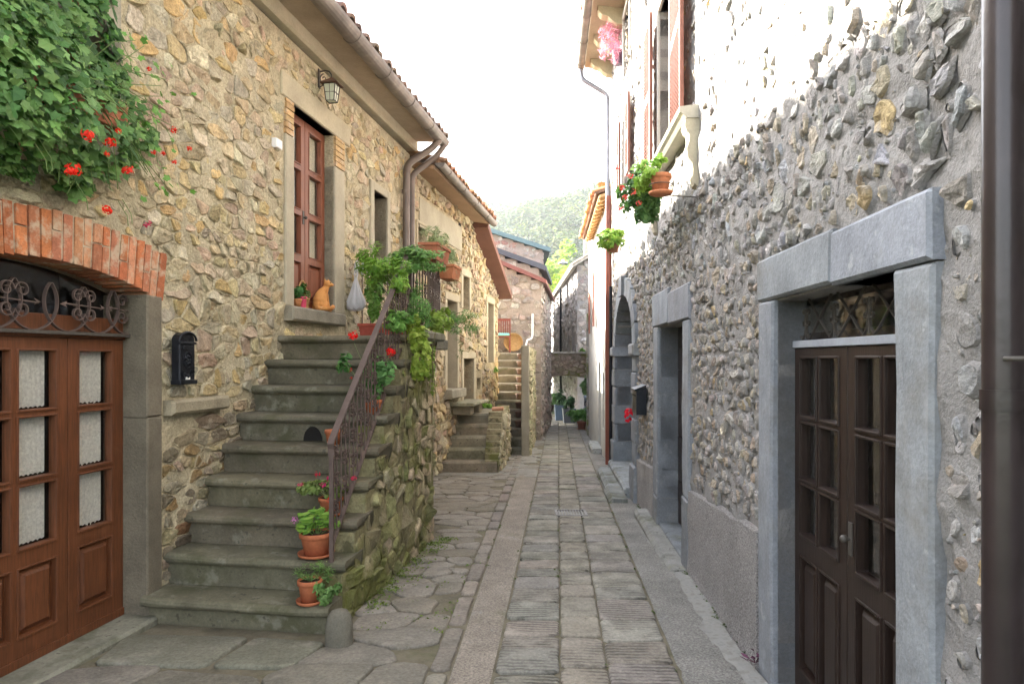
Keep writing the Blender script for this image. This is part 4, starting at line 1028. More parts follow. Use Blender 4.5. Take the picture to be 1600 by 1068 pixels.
def bigplant(name, label, c, rad, n, size, kind, ca, cb, cat='plant', group=None, clumps=22, cs=.3, base=None, drop=0, mb=None, stemn=14, up=.5):
    c = Vector(c); t = thing(name, label, cat, base if base is not None else c-V(0, 0, rad[2]), group)
    m = foliage(c, rad, n, size, kind, ca, cb, r, clumps, cs, up)
    m.build('foliage', M_leaf, t, recalc=False); s = MB(); b_ = WL[t]
    stems(s, b_, [c+V(r.uniform(-1, 1)*rad[0]*.7, r.uniform(-1, 1)*rad[1]*.7, r.uniform(-.6, .8)*rad[2]) for _ in range(stemn)], .005, (.14, .15, .06), r)
    s.build('stem', M_leaf, t); return t
BG, BG2 = (.13, .30, .03), (.30, .48, .08)
# bright shrub along the head of the railing
t = bigplant('climbing_plant', 'bright green leafy plant spilling over the top of the landing railing', at(592, 412, 6.9), (.22, .22, .22), 700, .042, 'lance', BG, BG2, base=LF(7.1, 1.0, z9))
m = foliage(at(655, 408, 6.4), (.26, .2, .12), 640, .042, 'lance', (.10, .25, .05), (.24, .40, .12), r, 16, .35)
foliage(at(622, 432, 5.95), (.14, .14, .15), 300, .040, 'lance', BG, BG2, r, 10, .35, mb=m); m.build('foliage', M_leaf, t, recalc=False)
t = bigplant('leafy_plant', 'green plant growing up the wall behind the white hanging bag', at(583, 450, 7.75), (.12, .12, .34), 420, .038, 'oval', (.10, .26, .04), (.24, .42, .09), base=LF(7.8, .75, z9))
t = bigplant('feathery_plant', 'feathery green plant hanging through the middle of the landing railing', at(655, 478, 6.4), (.17, .14, .26), 900, .036, 'needle', (.10, .25, .06), (.20, .40, .10), base=LF(7.15, 1.1, z9), cs=.3)
m = foliage(at(655, 542, 6.12), (.12, .10, .30), 420, .034, 'palm', (.22, .34, .04), (.42, .52, .10), r, 16, .3)
foliage(at(676, 580, 6.55), (.05, .06, .30), 80, .026, 'palm', (.16, .27, .05), (.34, .44, .10), r, 10, .3, mb=m)
t = thing('ivy', 'yellow-green ivy trailing over the corner of the staircase wall', 'ivy', LF(7.05, 1.25, 1.8)); m.build('foliage', M_leaf, t, recalc=False)
s = MB()
for k in range(9):
    x = r.uniform(630, 682); s.tube([at(x, 518, 6.12+(x-650)*.012), at(x+r.uniform(-6, 6), 560, 6.08+(x-650)*.012), at(x+r.uniform(-6, 6), 600+r.uniform(0, 50), 6.05+(x-650)*.012)], .003, 5, (.2, .18, .08))
s.build('stem', M_leaf, t)
t = bigplant('hanging_plant', 'airy green plant arching out from the far corner of the stair landing', at(722, 503, 7.7), (.25, .2, .16), 700, .036, 'needle', (.10, .24, .05), (.22, .38, .12), base=LF(7.9, 1.15, 2.0), cs=.28)
m = foliage(at(686, 500, 6.9), (.14, .14, .16), 300, .036, 'oval', (.18, .30, .04), (.34, .46, .09), r, 10, .35)
foliage(at(722, 540, 7.7), (.12, .1, .12), 120, .03, 'needle', (.16, .2, .08), (.26, .3, .14), r, 8, .3, mb=m); m.build('foliage', M_leaf, t, recalc=False)
t = bigplant('leafy_plant', 'low soft green plant on the stair side in front of the landing railing', at(618, 500, 5.75), (.14, .1, .09), 330, .034, 'lance', (.10, .26, .04), (.22, .40, .09), base=LF(6.7, 1.2, 1.8))

# planter boxes hung on the landing railing
def rail_box(label, u0, u1, d0, z0, g, dark):
    t = thing('window_box', label, 'planter', LF((u0+u1)/2, d0, z0), g)
    trough(t, LF, u0, u1, d0-.08, d0+.10, z0, z0+.16, dark, 'trough', .02, .012)
    m = MB(); m.box(LF, u0+.02, u1-.02, d0-.06, d0+.08, z0+.12, z0+.145); m.build('soil', M_soil, t)
    m = foliage(LF((u0+u1)/2, d0, z0+.22), (.13, (u1-u0)*.60, .13), 700, .036, 'needle', (.17, .26, .10), (.40, .45, .22), r, 14, .35)
    foliage(LF((u0+u1)/2, d0+.05, z0+.02), (.10, (u1-u0)*.45, .12), 90, .03, 'needle', (.3, .28, .16), (.45, .40, .24), r, 8, .35, mb=m)
    m.build('foliage', M_leaf, t, recalc=False)
rail_box('weathered terracotta window box of wispy plants nearer the stair on the landing railing', 6.78, 7.26, 1.29, 2.56, 'window boxes on the landing railing', (.36, .13, .07))
rail_box('terracotta window box at the far corner of the landing railing', 7.86, 8.2, 1.18, 2.50, 'window boxes on the landing railing', (.44, .17, .08))
rail_box('reddish terracotta window box fixed across the end of the landing railing', 8.22, 8.42, .98, 2.56, 'window boxes on the landing railing', (.40, .15, .08))

# white carrier bag hanging on the end railing
bp = at(556, 480, 7.92); t = MB()
prof = [(.012, .34), (.028, .29), (.05, .22), (.075, .15), (.105, .08), (.118, .03), (.10, -.015), (.06, -.035), (.01, -.04)]
rings = []
for q, (rr_, z) in enumerate(prof):
    rings.append([bp+V(rr_*1.02*cos(2*pi*k/36)*(1+.10*sin(k*2.1+z*8)*(z > 0)), rr_*.62*sin(2*pi*k/36)*(1+.10*cos(k*1.7)*(z > 0)), z+.008*sin(k*1.3)) for k in range(36)])
t.loft(rings, (.6, .6, .6)); 
for s in (-1, 1): t.tube([bp+V(s*.008, 0, .33), bp+V(s*.02, 0, .40), bp+V(s*.012, .02, .46), bp+V(-s*.004, .02, .42)], [.008, .012, .010, .006], 8)
o = t.build('carrier_bag', M_bag, None); o.modifiers.new('s', 'SUBSURF').levels = 1; tag(o, 'white plastic carrier bag hanging from the end railing of the landing', 'bag')
m = MB(); c = at(571, 420, 7.97)
vs = []
for i in range(19):
    for j in range(15):
        a = j/14*pi*1.5-.4; x = (i/18-.5)*.24; rr_ = .045+.018*sin(i*1.1)+.01*sin(j*2+i)
        vs.append(c+V(x, rr_*cos(a), rr_*sin(a)*1.2+.012*sin(i*.8)))
m.add(vs, [(i*15+j, (i+1)*15+j, (i+1)*15+j+1, i*15+j+1) for i in range(18) for j in range(14)], (.6, .6, .6), 0, True)
o = m.build('white_cloth', M_bag, None, recalc=False); so_ = o.modifiers.new('t', 'SOLIDIFY'); so_.thickness = .006; tag(o, 'crumpled white cloth laid over the end railing above the bag', 'cloth')

# ------------------------------------------------------------------ on the door sill: cat, basket and pots
def fused(name, parts, matl, parent=None, vox=.006, smooth=6, col=(.5, .5, .5)):
    m = MB()
    for q in parts: q(m)
    o = m.build(name, matl, parent)
    rm = o.modifiers.new('r', 'REMESH'); rm.mode = 'VOXEL'; rm.voxel_size = vox; rm.use_smooth_shade = True
    sm = o.modifiers.new('s', 'SMOOTH'); sm.iterations = smooth; sm.factor = .5
    return o
cp = LF(7.28, -.02, 2.098)
FW = Vector((.35, .94, 0)).normalized(); SDV = Vector((FW.y, -FW.x, 0))       # the cat faces away from us, down the alley
def cq(f, s, z): return cp+FW*f+SDV*s+V(0, 0, z)
Mc = Matrix((SDV, FW, V(0, 0, 1))).transposed()
cat_parts = [
    lambda m: m.ball(cq(-.02, 0, .075), (.078, .09, .078), M=Mc, n=16, m=10),                  # haunch mass
    lambda m: m.ball(cq(-.01, .055, .055), (.036, .075, .055), M=Mc, n=12, m=8), lambda m: m.ball(cq(-.01, -.055, .055), (.036, .075, .055), M=Mc, n=12, m=8),
    lambda m: m.tube([cq(-.03, 0, .06), cq(-.035, 0, .12), cq(-.012, .0, .175), cq(.02, .006, .215), cq(.045, .014, .245), cq(.055, .022, .275)], [.070, .074, .062, .052, .040, .034], 14),
    lambda m: m.tube([cq(.045, .022, .19), cq(.075, .026, .10), cq(.085, .028, .016)], [.026, .017, .014], 10), lambda m: m.tube([cq(.045, -.022, .19), cq(.075, -.026, .10), cq(.085, -.028, .016)], [.026, .017, .014], 10),
    lambda m: m.ball(cq(.10, .028, .012), (.016, .026, .012), M=Mc), lambda m: m.ball(cq(.10, -.028, .012), (.016, .026, .012), M=Mc),
    lambda m: m.ball(cq(.065, .055, .014), (.018, .034, .014), M=Mc), lambda m: m.ball(cq(.065, -.055, .014), (.018, .034, .014), M=Mc),
    lambda m: m.ball(cq(.058, .035, .302), (.044, .046, .038), M=Mc, n=14, m=10),                # head, turned to the right
    lambda m: m.ball(cq(.075, .075, .292), (.024, .022, .017), M=Mc, n=10, m=8),               # muzzle
    lambda m: m.tube([cq(.030, .022, .325), cq(.022, .018, .366)], [.017, .002], 8), lambda m: m.tube([cq(.088, .022, .325), cq(.094, .018, .366)], [.017, .002], 8),
    lambda m: m.tube([cq(-.09, .0, .035), cq(-.115, .05, .028), cq(-.09, .11, .028), cq(-.02, .14, .032), cq(.03, .125, .055), cq(.04, .11, .075)], [.024, .023, .023, .025, .022, .008], 10)]
t = thing('cat', 'ginger cat sitting upright on the stone door sill with its back turned', 'cat', cp)
cb_ = fused('body', cat_parts, M_fur, t, .006, 5)
m = MB(); m.ball(cq(.050, .076, .312), .007, n=8, m=5); m.ball(cq(.094, .064, .312), .007, n=8, m=5); m.build('eye', mat('cat_eye', (.05, .12, .03), .1, None, ()), t)
m = MB(); m.ball(cq(.082, .099, .293), (.006, .006, .004), n=7, m=4); m.build('nose', mat('cat_nose', (.5, .2, .16), .5, None, ()), t)
# wicker basket with tall hoop and a fern-like plant, pink pot, clay pot
p = LF(6.92, -.06, 2.10); t = thing('wicker_basket', 'wicker basket with a tall arched handle holding a small plant beside the cat', 'basket', p)
m = MB(); m.lathe(p, [(.045, 0), (.055, .02), (.068, .10), (.073, .105), (.070, .112), (.058, .105), (.05, .06), (.001, .06)], 20)
for k in range(5): m.tube([p+V((.058+.003*k)*cos(2*pi*i/24), (.058+.003*k)*sin(2*pi*i/24), .02+.02*k) for i in range(25)], .005, 5)
m.build('basket_body', M_wick, t); m = MB(); m.tube([p+FW*(.068*cos(a))+V(0, 0, .10+.19*sin(a)) for a in [pi*i/16 for i in range(17)]], .008, 7); m.build('handle', M_wick, t)
m = foliage(p+V(.02, 0, .14), (.06, .06, .05), 120, .020, 'oval', (.16, .26, .08), (.30, .42, .16), r, 6, .4); m.build('foliage', M_leaf, t, recalc=False)
p = LF(6.80, -.0, 2.10); t = thing('potted_plant', 'dark green bushy plant in a small pink pot on the upper door sill', 'plant', p)
m = MB(); m.lathe(p, [(.034, 0), (.042, .10), (.047, .105), (.046, .115), (.038, .11), (.001, .10)], 18, (.70, .09, .17)); m.build('pot', M_paint, t)
m = foliage(p+V(-.015, -.02, .165), (.085, .08, .075), 300, .024, 'oval', (.05, .17, .035), (.11, .27, .07), r, 10, .4); m.build('foliage', M_leaf, t, recalc=False)
p = LF(6.70, -.0, 2.10); t = thing('flower_pot', 'small orange clay pot at the left end of the upper door sill', 'pot', p); pot_mesh(t, p, .042, .085, (.55, .24, .10), saucer=False)

# ------------------------------------------------------------------ trailing geranium over the lower left window
t = thing('trailing_geranium', 'large cascade of lobed green leaves with scattered red flowers hanging from the upper left window', 'plant', LF(3.75, .25, 2.9))
m = MB(); CA, CB = (.045, .13, .025), (.20, .37, .10); rr = random.Random(77)
for i in range(2400):
    # a hanging curtain: outline roughly the one in the photograph, thickness .15 to .45 m
    while True:
        px_, py_ = rr.uniform(-60, 262), rr.uniform(-60, 318)
        right = 160+py_*.46 if py_ < 60 else 187+(py_-60)*.38
        if py_ > 200: right = 254-(py_-200)*.45
        low = 268+.32*px_ if px_ < 130 else 310-(px_-130)*.55
        if px_ < right+rr.gauss(0, 8) and py_ < low+rr.gauss(0, 8): break
    if noise.noise((px_*.021, py_*.021, 2.2)) < -.12 and min(right-px_, low-py_) < 70: continue
    ed = min(1, max(.15, min(right-px_, low-py_)/90)); dd = .10+.34*ed*rr.uniform(.35, 1)**.6
    if rr.random() < .12: dd *= .5
    if i % 5 == 0: dd = rr.uniform(.05, .14)
    uu, zz = uz(LF, px_, py_, dd)
    nr = LF.n*1.0+V(rr.gauss(0, .45), rr.gauss(0, .45)-.25, .55+rr.gauss(0, .35))
    c_ = mixc(CA, CB, rr.random()**1.3)
    add_leaf(m, LF(uu, dd, zz), nr, rr.uniform(.018, .046), 'palm', jit(c_, .22, rr), rr)
for i in range(520):         # inner leaves close to the window
    px_, py_ = rr.uniform(-40, 195), rr.uniform(-40, 190); dd = rr.uniform(.04, .10); uu, zz = uz(LF, px_, py_, dd)
    add_leaf(m, LF(uu, dd, zz), LF.n+V(rr.gauss(0, .3), rr.gauss(0, .3), .3), rr.uniform(.035, .055), 'palm', jit(CA, .2, rr), rr)
for i in range(70):          # stray leaves on the right fringe
    py_ = rr.uniform(40, 310); px_ = min(262, 195+py_*.28)+rr.gauss(0, 16); uu, zz = uz(LF, px_, py_, .15)
    add_leaf(m, LF(uu, .15+rr.uniform(-.08, .08), zz), LF.n+V(rr.gauss(0, .5), rr.gauss(0, .5), .5), rr.uniform(.016, .030), 'palm', jit((.15, .33, .06), .2, rr), rr)
m.build('foliage', M_leaf, t, recalc=False)
m = MB()
for i in range(60):
    px_ = rr.uniform(60, 270); py_ = rr.uniform(60, 310); d1 = rr.uniform(.12, .32); u1_, z1_ = uz(LF, px_, py_, d1); u0_, z0_ = rr.uniform(3.4, 4.1), rr.uniform(2.9, 3.2)
    m.tube([LF(u0_, .15, z0_), (LF(u0_, .25, z0_)+LF(u1_, d1, z1_))/2+V(0, 0, .08), LF(u1_, d1, z1_)], .0025, 5, (.14, .22, .06))
m.build('stem', M_leaf, t)
for px_, py_, s_ in ((137, 211, .030), (172, 222, .030), (185, 205, .016), (116, 265, .032), (108, 268, .02), (200, 267, .028), (233, 108, .014), (271, 203, .020), (296, 232, .016), (240, 238, .014), (255, 240, .014), (168, 327, .026), (228, 352, .018), (234, 349, .014), (167, 241, .014), (272, 253, .014)):
    dd = .34 if px_ < 150 else .22 if px_ < 215 else .12
    uu, zz = uz(LF, px_, py_, dd); uu, zz = uz(LF, px_, py_, dd+.14); bloom(t, LF(uu, dd+.14, zz), s_*1.2, (.80, .035, .015) if py_ < 340 else (.6, .05, .12), rr, 30)
    m = MB(); m.tube([LF(uu-.06, dd, zz+.14), LF(uu-.01, dd+.02, zz+.06), LF(uu, dd+.02, zz)], .0022, 5, (.2, .3, .1)); m.build('flower_stalk', M_leaf, t)
tr = MB(); tr.box(LF, 3.35, 4.15, .02, .20, 2.955, 3.12, (.36, .13, .07)); tr.build('trough', M_terra, t, bevel=.008)
# ------------------------------------------------------------------ tall house on the right
hR = thing('stone_house', 'tall grey stone house on the right with two dark doors and an arched portal', 'house', RF(7, 0, -.4))
ARC_C, ARC_A, ARC_S, ARC_H = 10.59, 1.215, 1.80, .77
iz = lambda u: ARC_S+ARC_H*sqrt(max(0, 1-((u-ARC_C)/ARC_A)**2))
ez_ = lambda u: ARC_S+(ARC_H+.27)*sqrt(max(0, 1-((u-ARC_C)/(ARC_A+.33))**2))
NSn = 16; astr = [(9.375+i*2.43/NSn, 9.375+(i+1)*2.43/NSn) for i in range(NSn)]
Rh = [(2.29, 3.55, -1, 1.90), (5.93, 7.28, -1, 1.93), (6.47, 7.30, 3.62, 5.30), (9.92, 10.72, 4.25, 5.30), (9.92, 10.72, 6.0, 6.9), (6.47, 7.3, 6.2, 7.0)]
w = MB()
M_R = (.262, .25, .24)
wall(w, RF, (-1.0, 13.05), (-.75, 7.25), Rh+[(a, b, -1, iz((a+b)/2)+.06) for a, b in astr], .34, M_R, 0, .085, .022)
PR = [(.31, .29, .26), (.35, .325, .29), (.30, .29, .28), (.37, .35, .33), (.33, .275, .20), (.28, .265, .25), (.33, .33, .34), (.38, .335, .26), (.35, .30, .25), (.40, .39, .37)]
def palR(u, z, r):
    c = r.choice(PR)
    if r.random() < .02: c = (.40, .31, .17)
    if z < 2.2 and u > 3.8: c = mixc(c, (.36, .28, .20), .35)
    return c
rh = [(2.05, 3.79, -1, 2.14), (5.64, 7.58, -1, 2.30), (6.40, 7.40, 3.50, 5.40), (9.85, 10.8, 4.15, 5.38)]+[(9.02+i*3.14/18, 9.02+(i+1)*3.14/18, -1, ez_(9.02+(i+.5)*3.14/18)+.02) for i in range(18)]
PZ = lambda u: .90-.07*u
# dense cobbles low down beyond the near door, loose shards in mortar higher and nearer
rubble(w, RF, 3.80, 12.9, .25, 2.05, .092, 1.1, .008, .022, rh, palR, random.Random(51), 1, (.78, 1.04), .05, mort=M_R, rot=.30, base=-.02, inside=lambda u, z: z > PZ(u)+.05)
rubble(w, RF, 1.35, 12.9, 2.0, 2.98, .108, .78, .008, .020, rh, palR, random.Random(52), 1, (.64, 1.06), .04, mort=M_R, fil=.35, rot=.45, base=-.03, cut=.06, rough=.5)
rubble(w, RF, 1.35, 12.9, 2.98, 7.1, .110, .72, .010, .006, rh, palR, random.Random(57), 1, (.42, .98), .38, rot=.45, base=-.03, cut=.06, rough=.25)
rubble(w, RF, 1.35, 2.04, -.2, 2.02, .125, .9, .012, .018, rh, palR, random.Random(53), 1, (.6, .98), .1, mort=M_R, rot=.25, base=-.02)
# small chips between
rubble(w, RF, 1.35, 9.0, .6, 3.0, .050, .8, .008, .012, rh, palR, random.Random(54), 1, (.35, .8), .6, mort=M_R, rot=.6, base=-.015, inside=lambda u, z: z > PZ(u)+.05)
for q in ((-1.0, -.75, 7.25), ):
    w.quad(RF(-1, -.3, -.75), RF(-1, -6, -.75), RF(-1, -6, 7.25), RF(-1, -.3, 7.25)); w.quad(RF(13.05, -.02, -.75), RF(13.05, -6, -.75), RF(13.05, -6, 7.25), RF(13.05, -.02, 7.25)); w.quad(RF(-1, -6, -.75), RF(13.05, -6, -.75), RF(13.05, -6, 9), RF(-1, -6, 9))
for z in (2.6, 5.6): w.quad(RF(-1, -.35, z), RF(13, -.35, z), RF(13, -6, z), RF(-1, -6, z))
w.build('wall', [M_mortarR, M_stoneR], hR, recalc=False)
# roughcast plinth following the street
for a, b in ((3.79, 5.66), (7.57, 8.96), (12.25, 13.04)):
    m = MB(); n = int((b-a)/.07); vs = []; hh = 9
    for i in range(n+1):
        u = a+(b-a)*i/n; zt_ = PZ(u)+.02*noise.noise((u*5, 1, 1)); zb_ = -.032*u-.15
        for j in range(hh): vs.append(RF(u, .038+.010*noise.noise((u*4, j*.6, 3))+(.012 if j < 2 else 0), zb_+(zt_-zb_)*j/(hh-1)))
        vs.append(RF(u, -.01, zt_+.012))
    H_ = hh+1
    m.add(vs, [(i*H_+j, (i+1)*H_+j, (i+1)*H_+j+1, i*H_+j+1) for i in range(n) for j in range(H_-1)], (.25, .245, .24), 0, False)
    for e in (0, n): m.add(vs[e*H_:(e+1)*H_]+[RF(a+(b-a)*e/n, -.01, -.4)], [tuple(range(H_+1))], (.25, .245, .24))
    m.build('plinth', [M_rough], hR, recalc=False)
CG, CGb = (.235, .248, .268), (.195, .205, .215)
def stone(name, F, u0, u1, d0, d1, z0, z1, c, root, mt=None, ch=.013, amp=.009, label=None):
    m = MB(); block(m, F, u0, u1, d0, d1, z0, z1, jit(c, .05), 0, ch, 4, amp, u0*3+z0); o = m.build(name, [mt or M_ashlar], root)
    if label: o['label'] = label
    return o
# near door: jambs, split lintel
stone('door_jamb', RF, 2.065, 2.29, -.16, .034, -.35, 1.894, CG, hR); stone('door_jamb', RF, 3.55, 3.775, -.16, .034, -.40, 1.904, CG, hR)
stone('lintel', RF, 2.06, 2.80, -.16, .040, 1.90, 2.118, (.245, .262, .29), hR); stone('lintel', RF, 2.808, 3.79, -.16, .038, 1.91, 2.135, CG, hR)
stone('doorstep', RF, 2.29, 3.55, -.30, .05, -.45, -.085, CGb, hR, M_step)
t = MB(); t.box(RF, 2.29, 3.55, -.14, -.075, 1.655, 1.690, (.30, .32, .36)); t.build('transom_bar', [M_plaster], hR, bevel=.003)
t = MB(); t.box(RF, 2.29, 3.55, -.145, -.141, 1.69, 1.90); t.build('transom_pane', M_glass, hR)
t = MB(); t.box(RF, 2.29, 3.55, -.17, -.15, 1.69, 1.73); t.box(RF, 2.29, 3.55, -.17, -.15, 1.875, 1.90); t.build('transom_frame', M_woodD, hR)
gr = MB(); d = -.10; CI = (.16, .16, .15)
for k in range(4):
    cu = 2.42+k*.335
    for s in (-1, 1):
        P = [LFp for LFp in [(cu+s*.004, 1.76), (cu+s*.015, 1.725), (cu+s*.045, 1.697), (cu+s*.075, 1.715), (cu+s*.30, 1.895)]]
        P = [p_ for p_ in P if 2.292 < p_[0] < 3.548]
        if len(P) > 2: gr.band([RF(a, d, b) for a, b in P], RF.n, .012, .004, CI)
        for q in (-1, 1):
            gr.band([RF(cu, d, 1.765), RF(cu+s*.012, d, 1.785)]+spiral(RF, cu+s*.028, 1.805+q*.026, d, .018, 1.0, pi if s > 0 else 0, -q*s, 14), RF.n, .010, .004, CI)
    gr.tube([RF(cu, d, 1.70), RF(cu, d, 1.85)], .004, 6, CI); gr.ball(RF(cu, d, 1.765), .010, CI, n=7, m=5)
gr.build('transom_grille', M_iron, hR)
ry = [(1.315, 1.60), (1.0, 1.275), (.72, .965)]
def dleaf(a, b, h=None):
    mid = (a+b)/2
    leaf_door(hR, RF, a, b, -.08, 1.652, -.135, [(a+.085, mid-.022), (mid+.022, b-.085)], ry, [(a+.085, mid-.022, .04, .60), (mid+.022, b-.085, .04, .60)], M_woodD, .05, True, (.07, .065, .06), h)  # dark sheet behind these panes stands for the unlit interior
dleaf(2.925, 3.545); dleaf(2.295, 2.918, (2.885, .84))
t = MB(); t.box(RF, 2.2, 3.65, -.80, -.79, -.4, 2.0); t.build('hall_shade', M_dark, hR)  # black board for the darkness behind the near right door
# second door: deep reveal, boarded door, stone bench step
stone('door_jamb', RF, 5.66, 5.92, -.20, .036, .42, 1.926, CG, hR); stone('door_jamb', RF, 5.655, 5.925, -.20, .042, -.30, .416, CGb, hR)
stone('door_jamb', RF, 7.28, 7.56, -.20, .036, .12, 1.94, CG, hR); stone('door_jamb', RF, 7.275, 7.57, -.20, .042, -.38, .115, CGb, hR)
stone('lintel', RF, 5.63, 6.62, -.20, .042, 1.932, 2.235, CG, hR); stone('lintel', RF, 6.627, 7.60, -.20, .040, 1.944, 2.295, (.24, .26, .29), hR)
stone('doorstep', RF, 5.92, 7.28, -.25, .02, -.5, -.14, CGb, hR, M_step); 
m = MB(); block(m, RF, 5.70, 8.05, .02, .19, -.50, -.165, (.24, .235, .215), 0, .035, 9, .012, 4); m.build('curb_step', [M_step], hR)
m = MB()
for k in range(9): m.box(RF, 5.93, 7.28, -.215, -.185+.002*(k % 2), -.14+k*.232, -.14+(k+1)*.232-.006)
o = m.build('door', M_woodD, hR, bevel=.005); o['label'] = 'dark door of wide horizontal boards'
m = MB(); m.ball(RF(6.05, -.16, .85), .02, n=8, m=6); m.build('handle', M_iron, o)
# arched portal
CA_ = (.21, .225, .245)
NV = 11; m = MB()
for k in range(NV):
    a0, a1 = pi*k/NV+.012, pi*(k+1)/NV-.012; P = lambda a, f: (ARC_C+(ARC_A+f*.33)*cos(a), ARC_S+(ARC_H+f*.27)*sin(a))
    key = .04 if k == NV//2 else 0
    n4 = 4; bot = [P(a0+(a1-a0)*i/n4, 0) for i in range(n4+1)]; topp = [P(a0+(a1-a0)*i/n4, 1+key*3) for i in range(n4, -1, -1)]
    pl_ = bot+topp; c = jit(CA_, .08)
    m.loft([[RF(a, -.25, b) for a, b in pl_], [RF(a, .05+key, b) for a, b in pl_]], c, 0, True, False)
m.build('arch_stones', [M_ashlar], hR, bevel=.012)
for a, b in ((8.96, 9.375), (11.805, 12.22)):
    zz = [-.45, .18, .48, .80, 1.12, 1.42, 1.64]
    for i, (z0, z1) in enumerate(zip(zz, zz[1:])):
        w_ = .035 if i == 0 else (0 if i % 2 else .012); stone('pilaster_block', RF, a-w_, b+(w_ if a < 10 else .0), -.25, .05+w_, z0, z1-.010, CA_, hR, M_ashlar, .014)
    stone('capital', RF, a-.04, b+.03, -.25, .10, 1.645, 1.80, (.29, .305, .32), hR, M_ashlar, .02)
m = MB(); n = 20
poly = [(9.36, -.4)]+[(ARC_C-(ARC_A)*cos(pi*i/n)*1.0, ARC_S+ARC_H*sin(pi*i/n)) for i in range(n+1)]+[(11.82, -.4)]
m.loft([[RF(a, -.30, b) for a, b in poly], [RF(a, -.26, b) for a, b in poly]], (.10, .11, .13), 0, True, False)
for s in (9.42, 10.62):
    for z0, z1 in ((-.05, .75), (.85, 1.7)): m.box(RF, s+.06, s+1.08, -.262, -.245, z0, z1, (.11, .12, .14))
o = m.build('door', [mat('grey_painted_wood', None, .6, (3, .2), ((30, .3, 3, .003),))], hR, bevel=.004); o['label'] = 'grey arched double door inside the stone portal'
stone('doorstep', RF, 9.30, 11.9, -.25, .16, -.60, -.16, (.27, .285, .285), hR, M_step, .03, .01)
stone('doorstep', RF, 8.92, 9.85, .16, .40, -.60, -.235, (.19, .20, .185), hR, M_step, .05, .014, 'worn stone block stepping up to the arched portal')
stone('doorstep', RF, 9.86, 11.7, .16, .36, -.70, -.25, (.25, .26, .255), hR, M_step, .05, .014)
# windows with open louvred shutters
def shutter(root, F, u0, u1, z0, z1, d, tilt=0.0, wood=None):
    """leaf folded back against the wall"""
    G = lambda u, dd, z: F(u, d+dd+(u-u0)*tilt, z)
    m = MB(); s_ = .055; t_ = .032; zm = (z0+z1)/2
    m.box(G, u0, u0+s_, 0, t_, z0, z1); m.box(G, u1-s_, u1, 0, t_, z0, z1)
    for a, b in ((z0, z0+.09), (zm-.05, zm+.05), (z1-.09, z1)): m.box(G, u0+s_, u1-s_, 0, t_, a, b)
    for a, b in ((z0+.09, zm-.05), (zm+.05, z1-.09)):
        k = a+.012
        while k < b-.02:
            m.add([G(u, dd, z) for u in (u0+s_, u1-s_) for dd, z in ((.004, k+.026), (.028, k), (.030, k+.006), (.006, k+.032))], [(0, 1, 2, 3), (4, 5, 6, 7), (0, 4, 5, 1), (1, 5, 6, 2), (2, 6, 7, 3), (3, 7, 4, 0)])
            k += .040
    return m.build('shutter', wood or M_woodS, root)
def r_window(root, F, a, b, z0, z1, sh=True, near=.82, far=.8, dd=.05, tl=0):
    for k, (p0, p1, q0, q1, e) in enumerate(((a-.07, a, z0, z1+.0, .03), (b, b+.07, z0, z1, .03), (a-.07, b+.07, z1, z1+.10, .034))):
        m = MB(); block(m, F, p0, p1, -.28, e, q0, q1, (.44, .42, .38), 0, .008, 2, .003, k); m.build('window_surround', [M_plaster], root)
    casement(root, F, a, b, z0, z1, -.20, M_woodS, 1)
    if sh: shutter(root, F, a-near, a-.03, z0-.02, z1+.02, dd, tl); shutter(root, F, b+.03, b+far, z0-.02, z1+.02, dd)
r_window(hR, RF, 6.47, 7.30, 3.62, 5.30, True, .83, .52, .075, -.06)
r_window(hR, RF, 9.92, 10.72, 4.25, 5.30, True, .42, .42, .06)
r_window(hR, RF, 9.92, 10.72, 6.0, 6.9, False); r_window(hR, RF, 6.47, 7.3, 6.2, 7.0, False)
m = MB()
m.loft([[RF(u, -.05, 3.50), RF(u, .10, 3.50), RF(u, .13, 3.53), RF(u, .16, 3.55), RF(u, .16, 3.59), RF(u, -.05, 3.61)] for u in (5.38, 6.4, 7.65)], (.42, .39, .32), 0, True, False); m.build('window_sill', [M_plaster], hR, bevel=.006)
for cu in (5.46, 7.50):
    m = MB(); pr = [(0, 3.50), (.12, 3.50), (.125, 3.44), (.11, 3.40), (.09, 3.38), (.09, 3.32), (.11, 3.26), (.10, 3.19), (.07, 3.15), (.06, 3.10), (.065, 3.04), (.045, 2.98), (.0, 2.94)]
    m.loft([[RF(cu+e, dd_-.01, z) for dd_, z in pr] for e in (-.07, .07)], (.40, .36, .27), 0, True, False); m.build('sill_bracket', [M_plaster], hR, bevel=.012)
# eaves with stone corbels
m = MB(); m.loft([[RF(u, -.3, 7.12), RF(u, .05, 7.12), RF(u, .50, 7.19), RF(u, .50, 7.24), RF(u, -.3, 7.24)] for u in (-1, 13.1)], (.36, .29, .20), 0, True, False); m.build('soffit', [M_plaster], hR)
for k in range(15):
    cu = 12.75-k*.95
    if cu < .3: break
    m = MB(); pr = [(0, 7.125), (.42, 7.17), (.42, 7.10), (.36, 7.03), (.26, 7.0), (.20, 6.93), (.12, 6.88), (0, 6.86)]
    m.loft([[RF(cu+e, dd_-.01, z) for dd_, z in pr] for e in (-.09, .09)], (.48, .42, .28), 0, True, False); m.build('corbel', [M_plaster], hR, bevel=.02)
tiled_roof(hR, RF, -1, 13.2, .56, lambda u: 7.25, radians(17), 6.2, rng=random.Random(12))
gutter(hR, [RF(-1, .58, 7.235), RF(13.12, .58, 7.20)], .075)
pipe(hR, [RF(13.05, .58, 7.16), RF(13.05, .56, 6.95), RF(13.0, .07, 6.62), RF(12.95, .07, 2.6)], .042, mat('grey_zinc', (.25, .26, .30), .4, (4, .2), (), metal=.6))
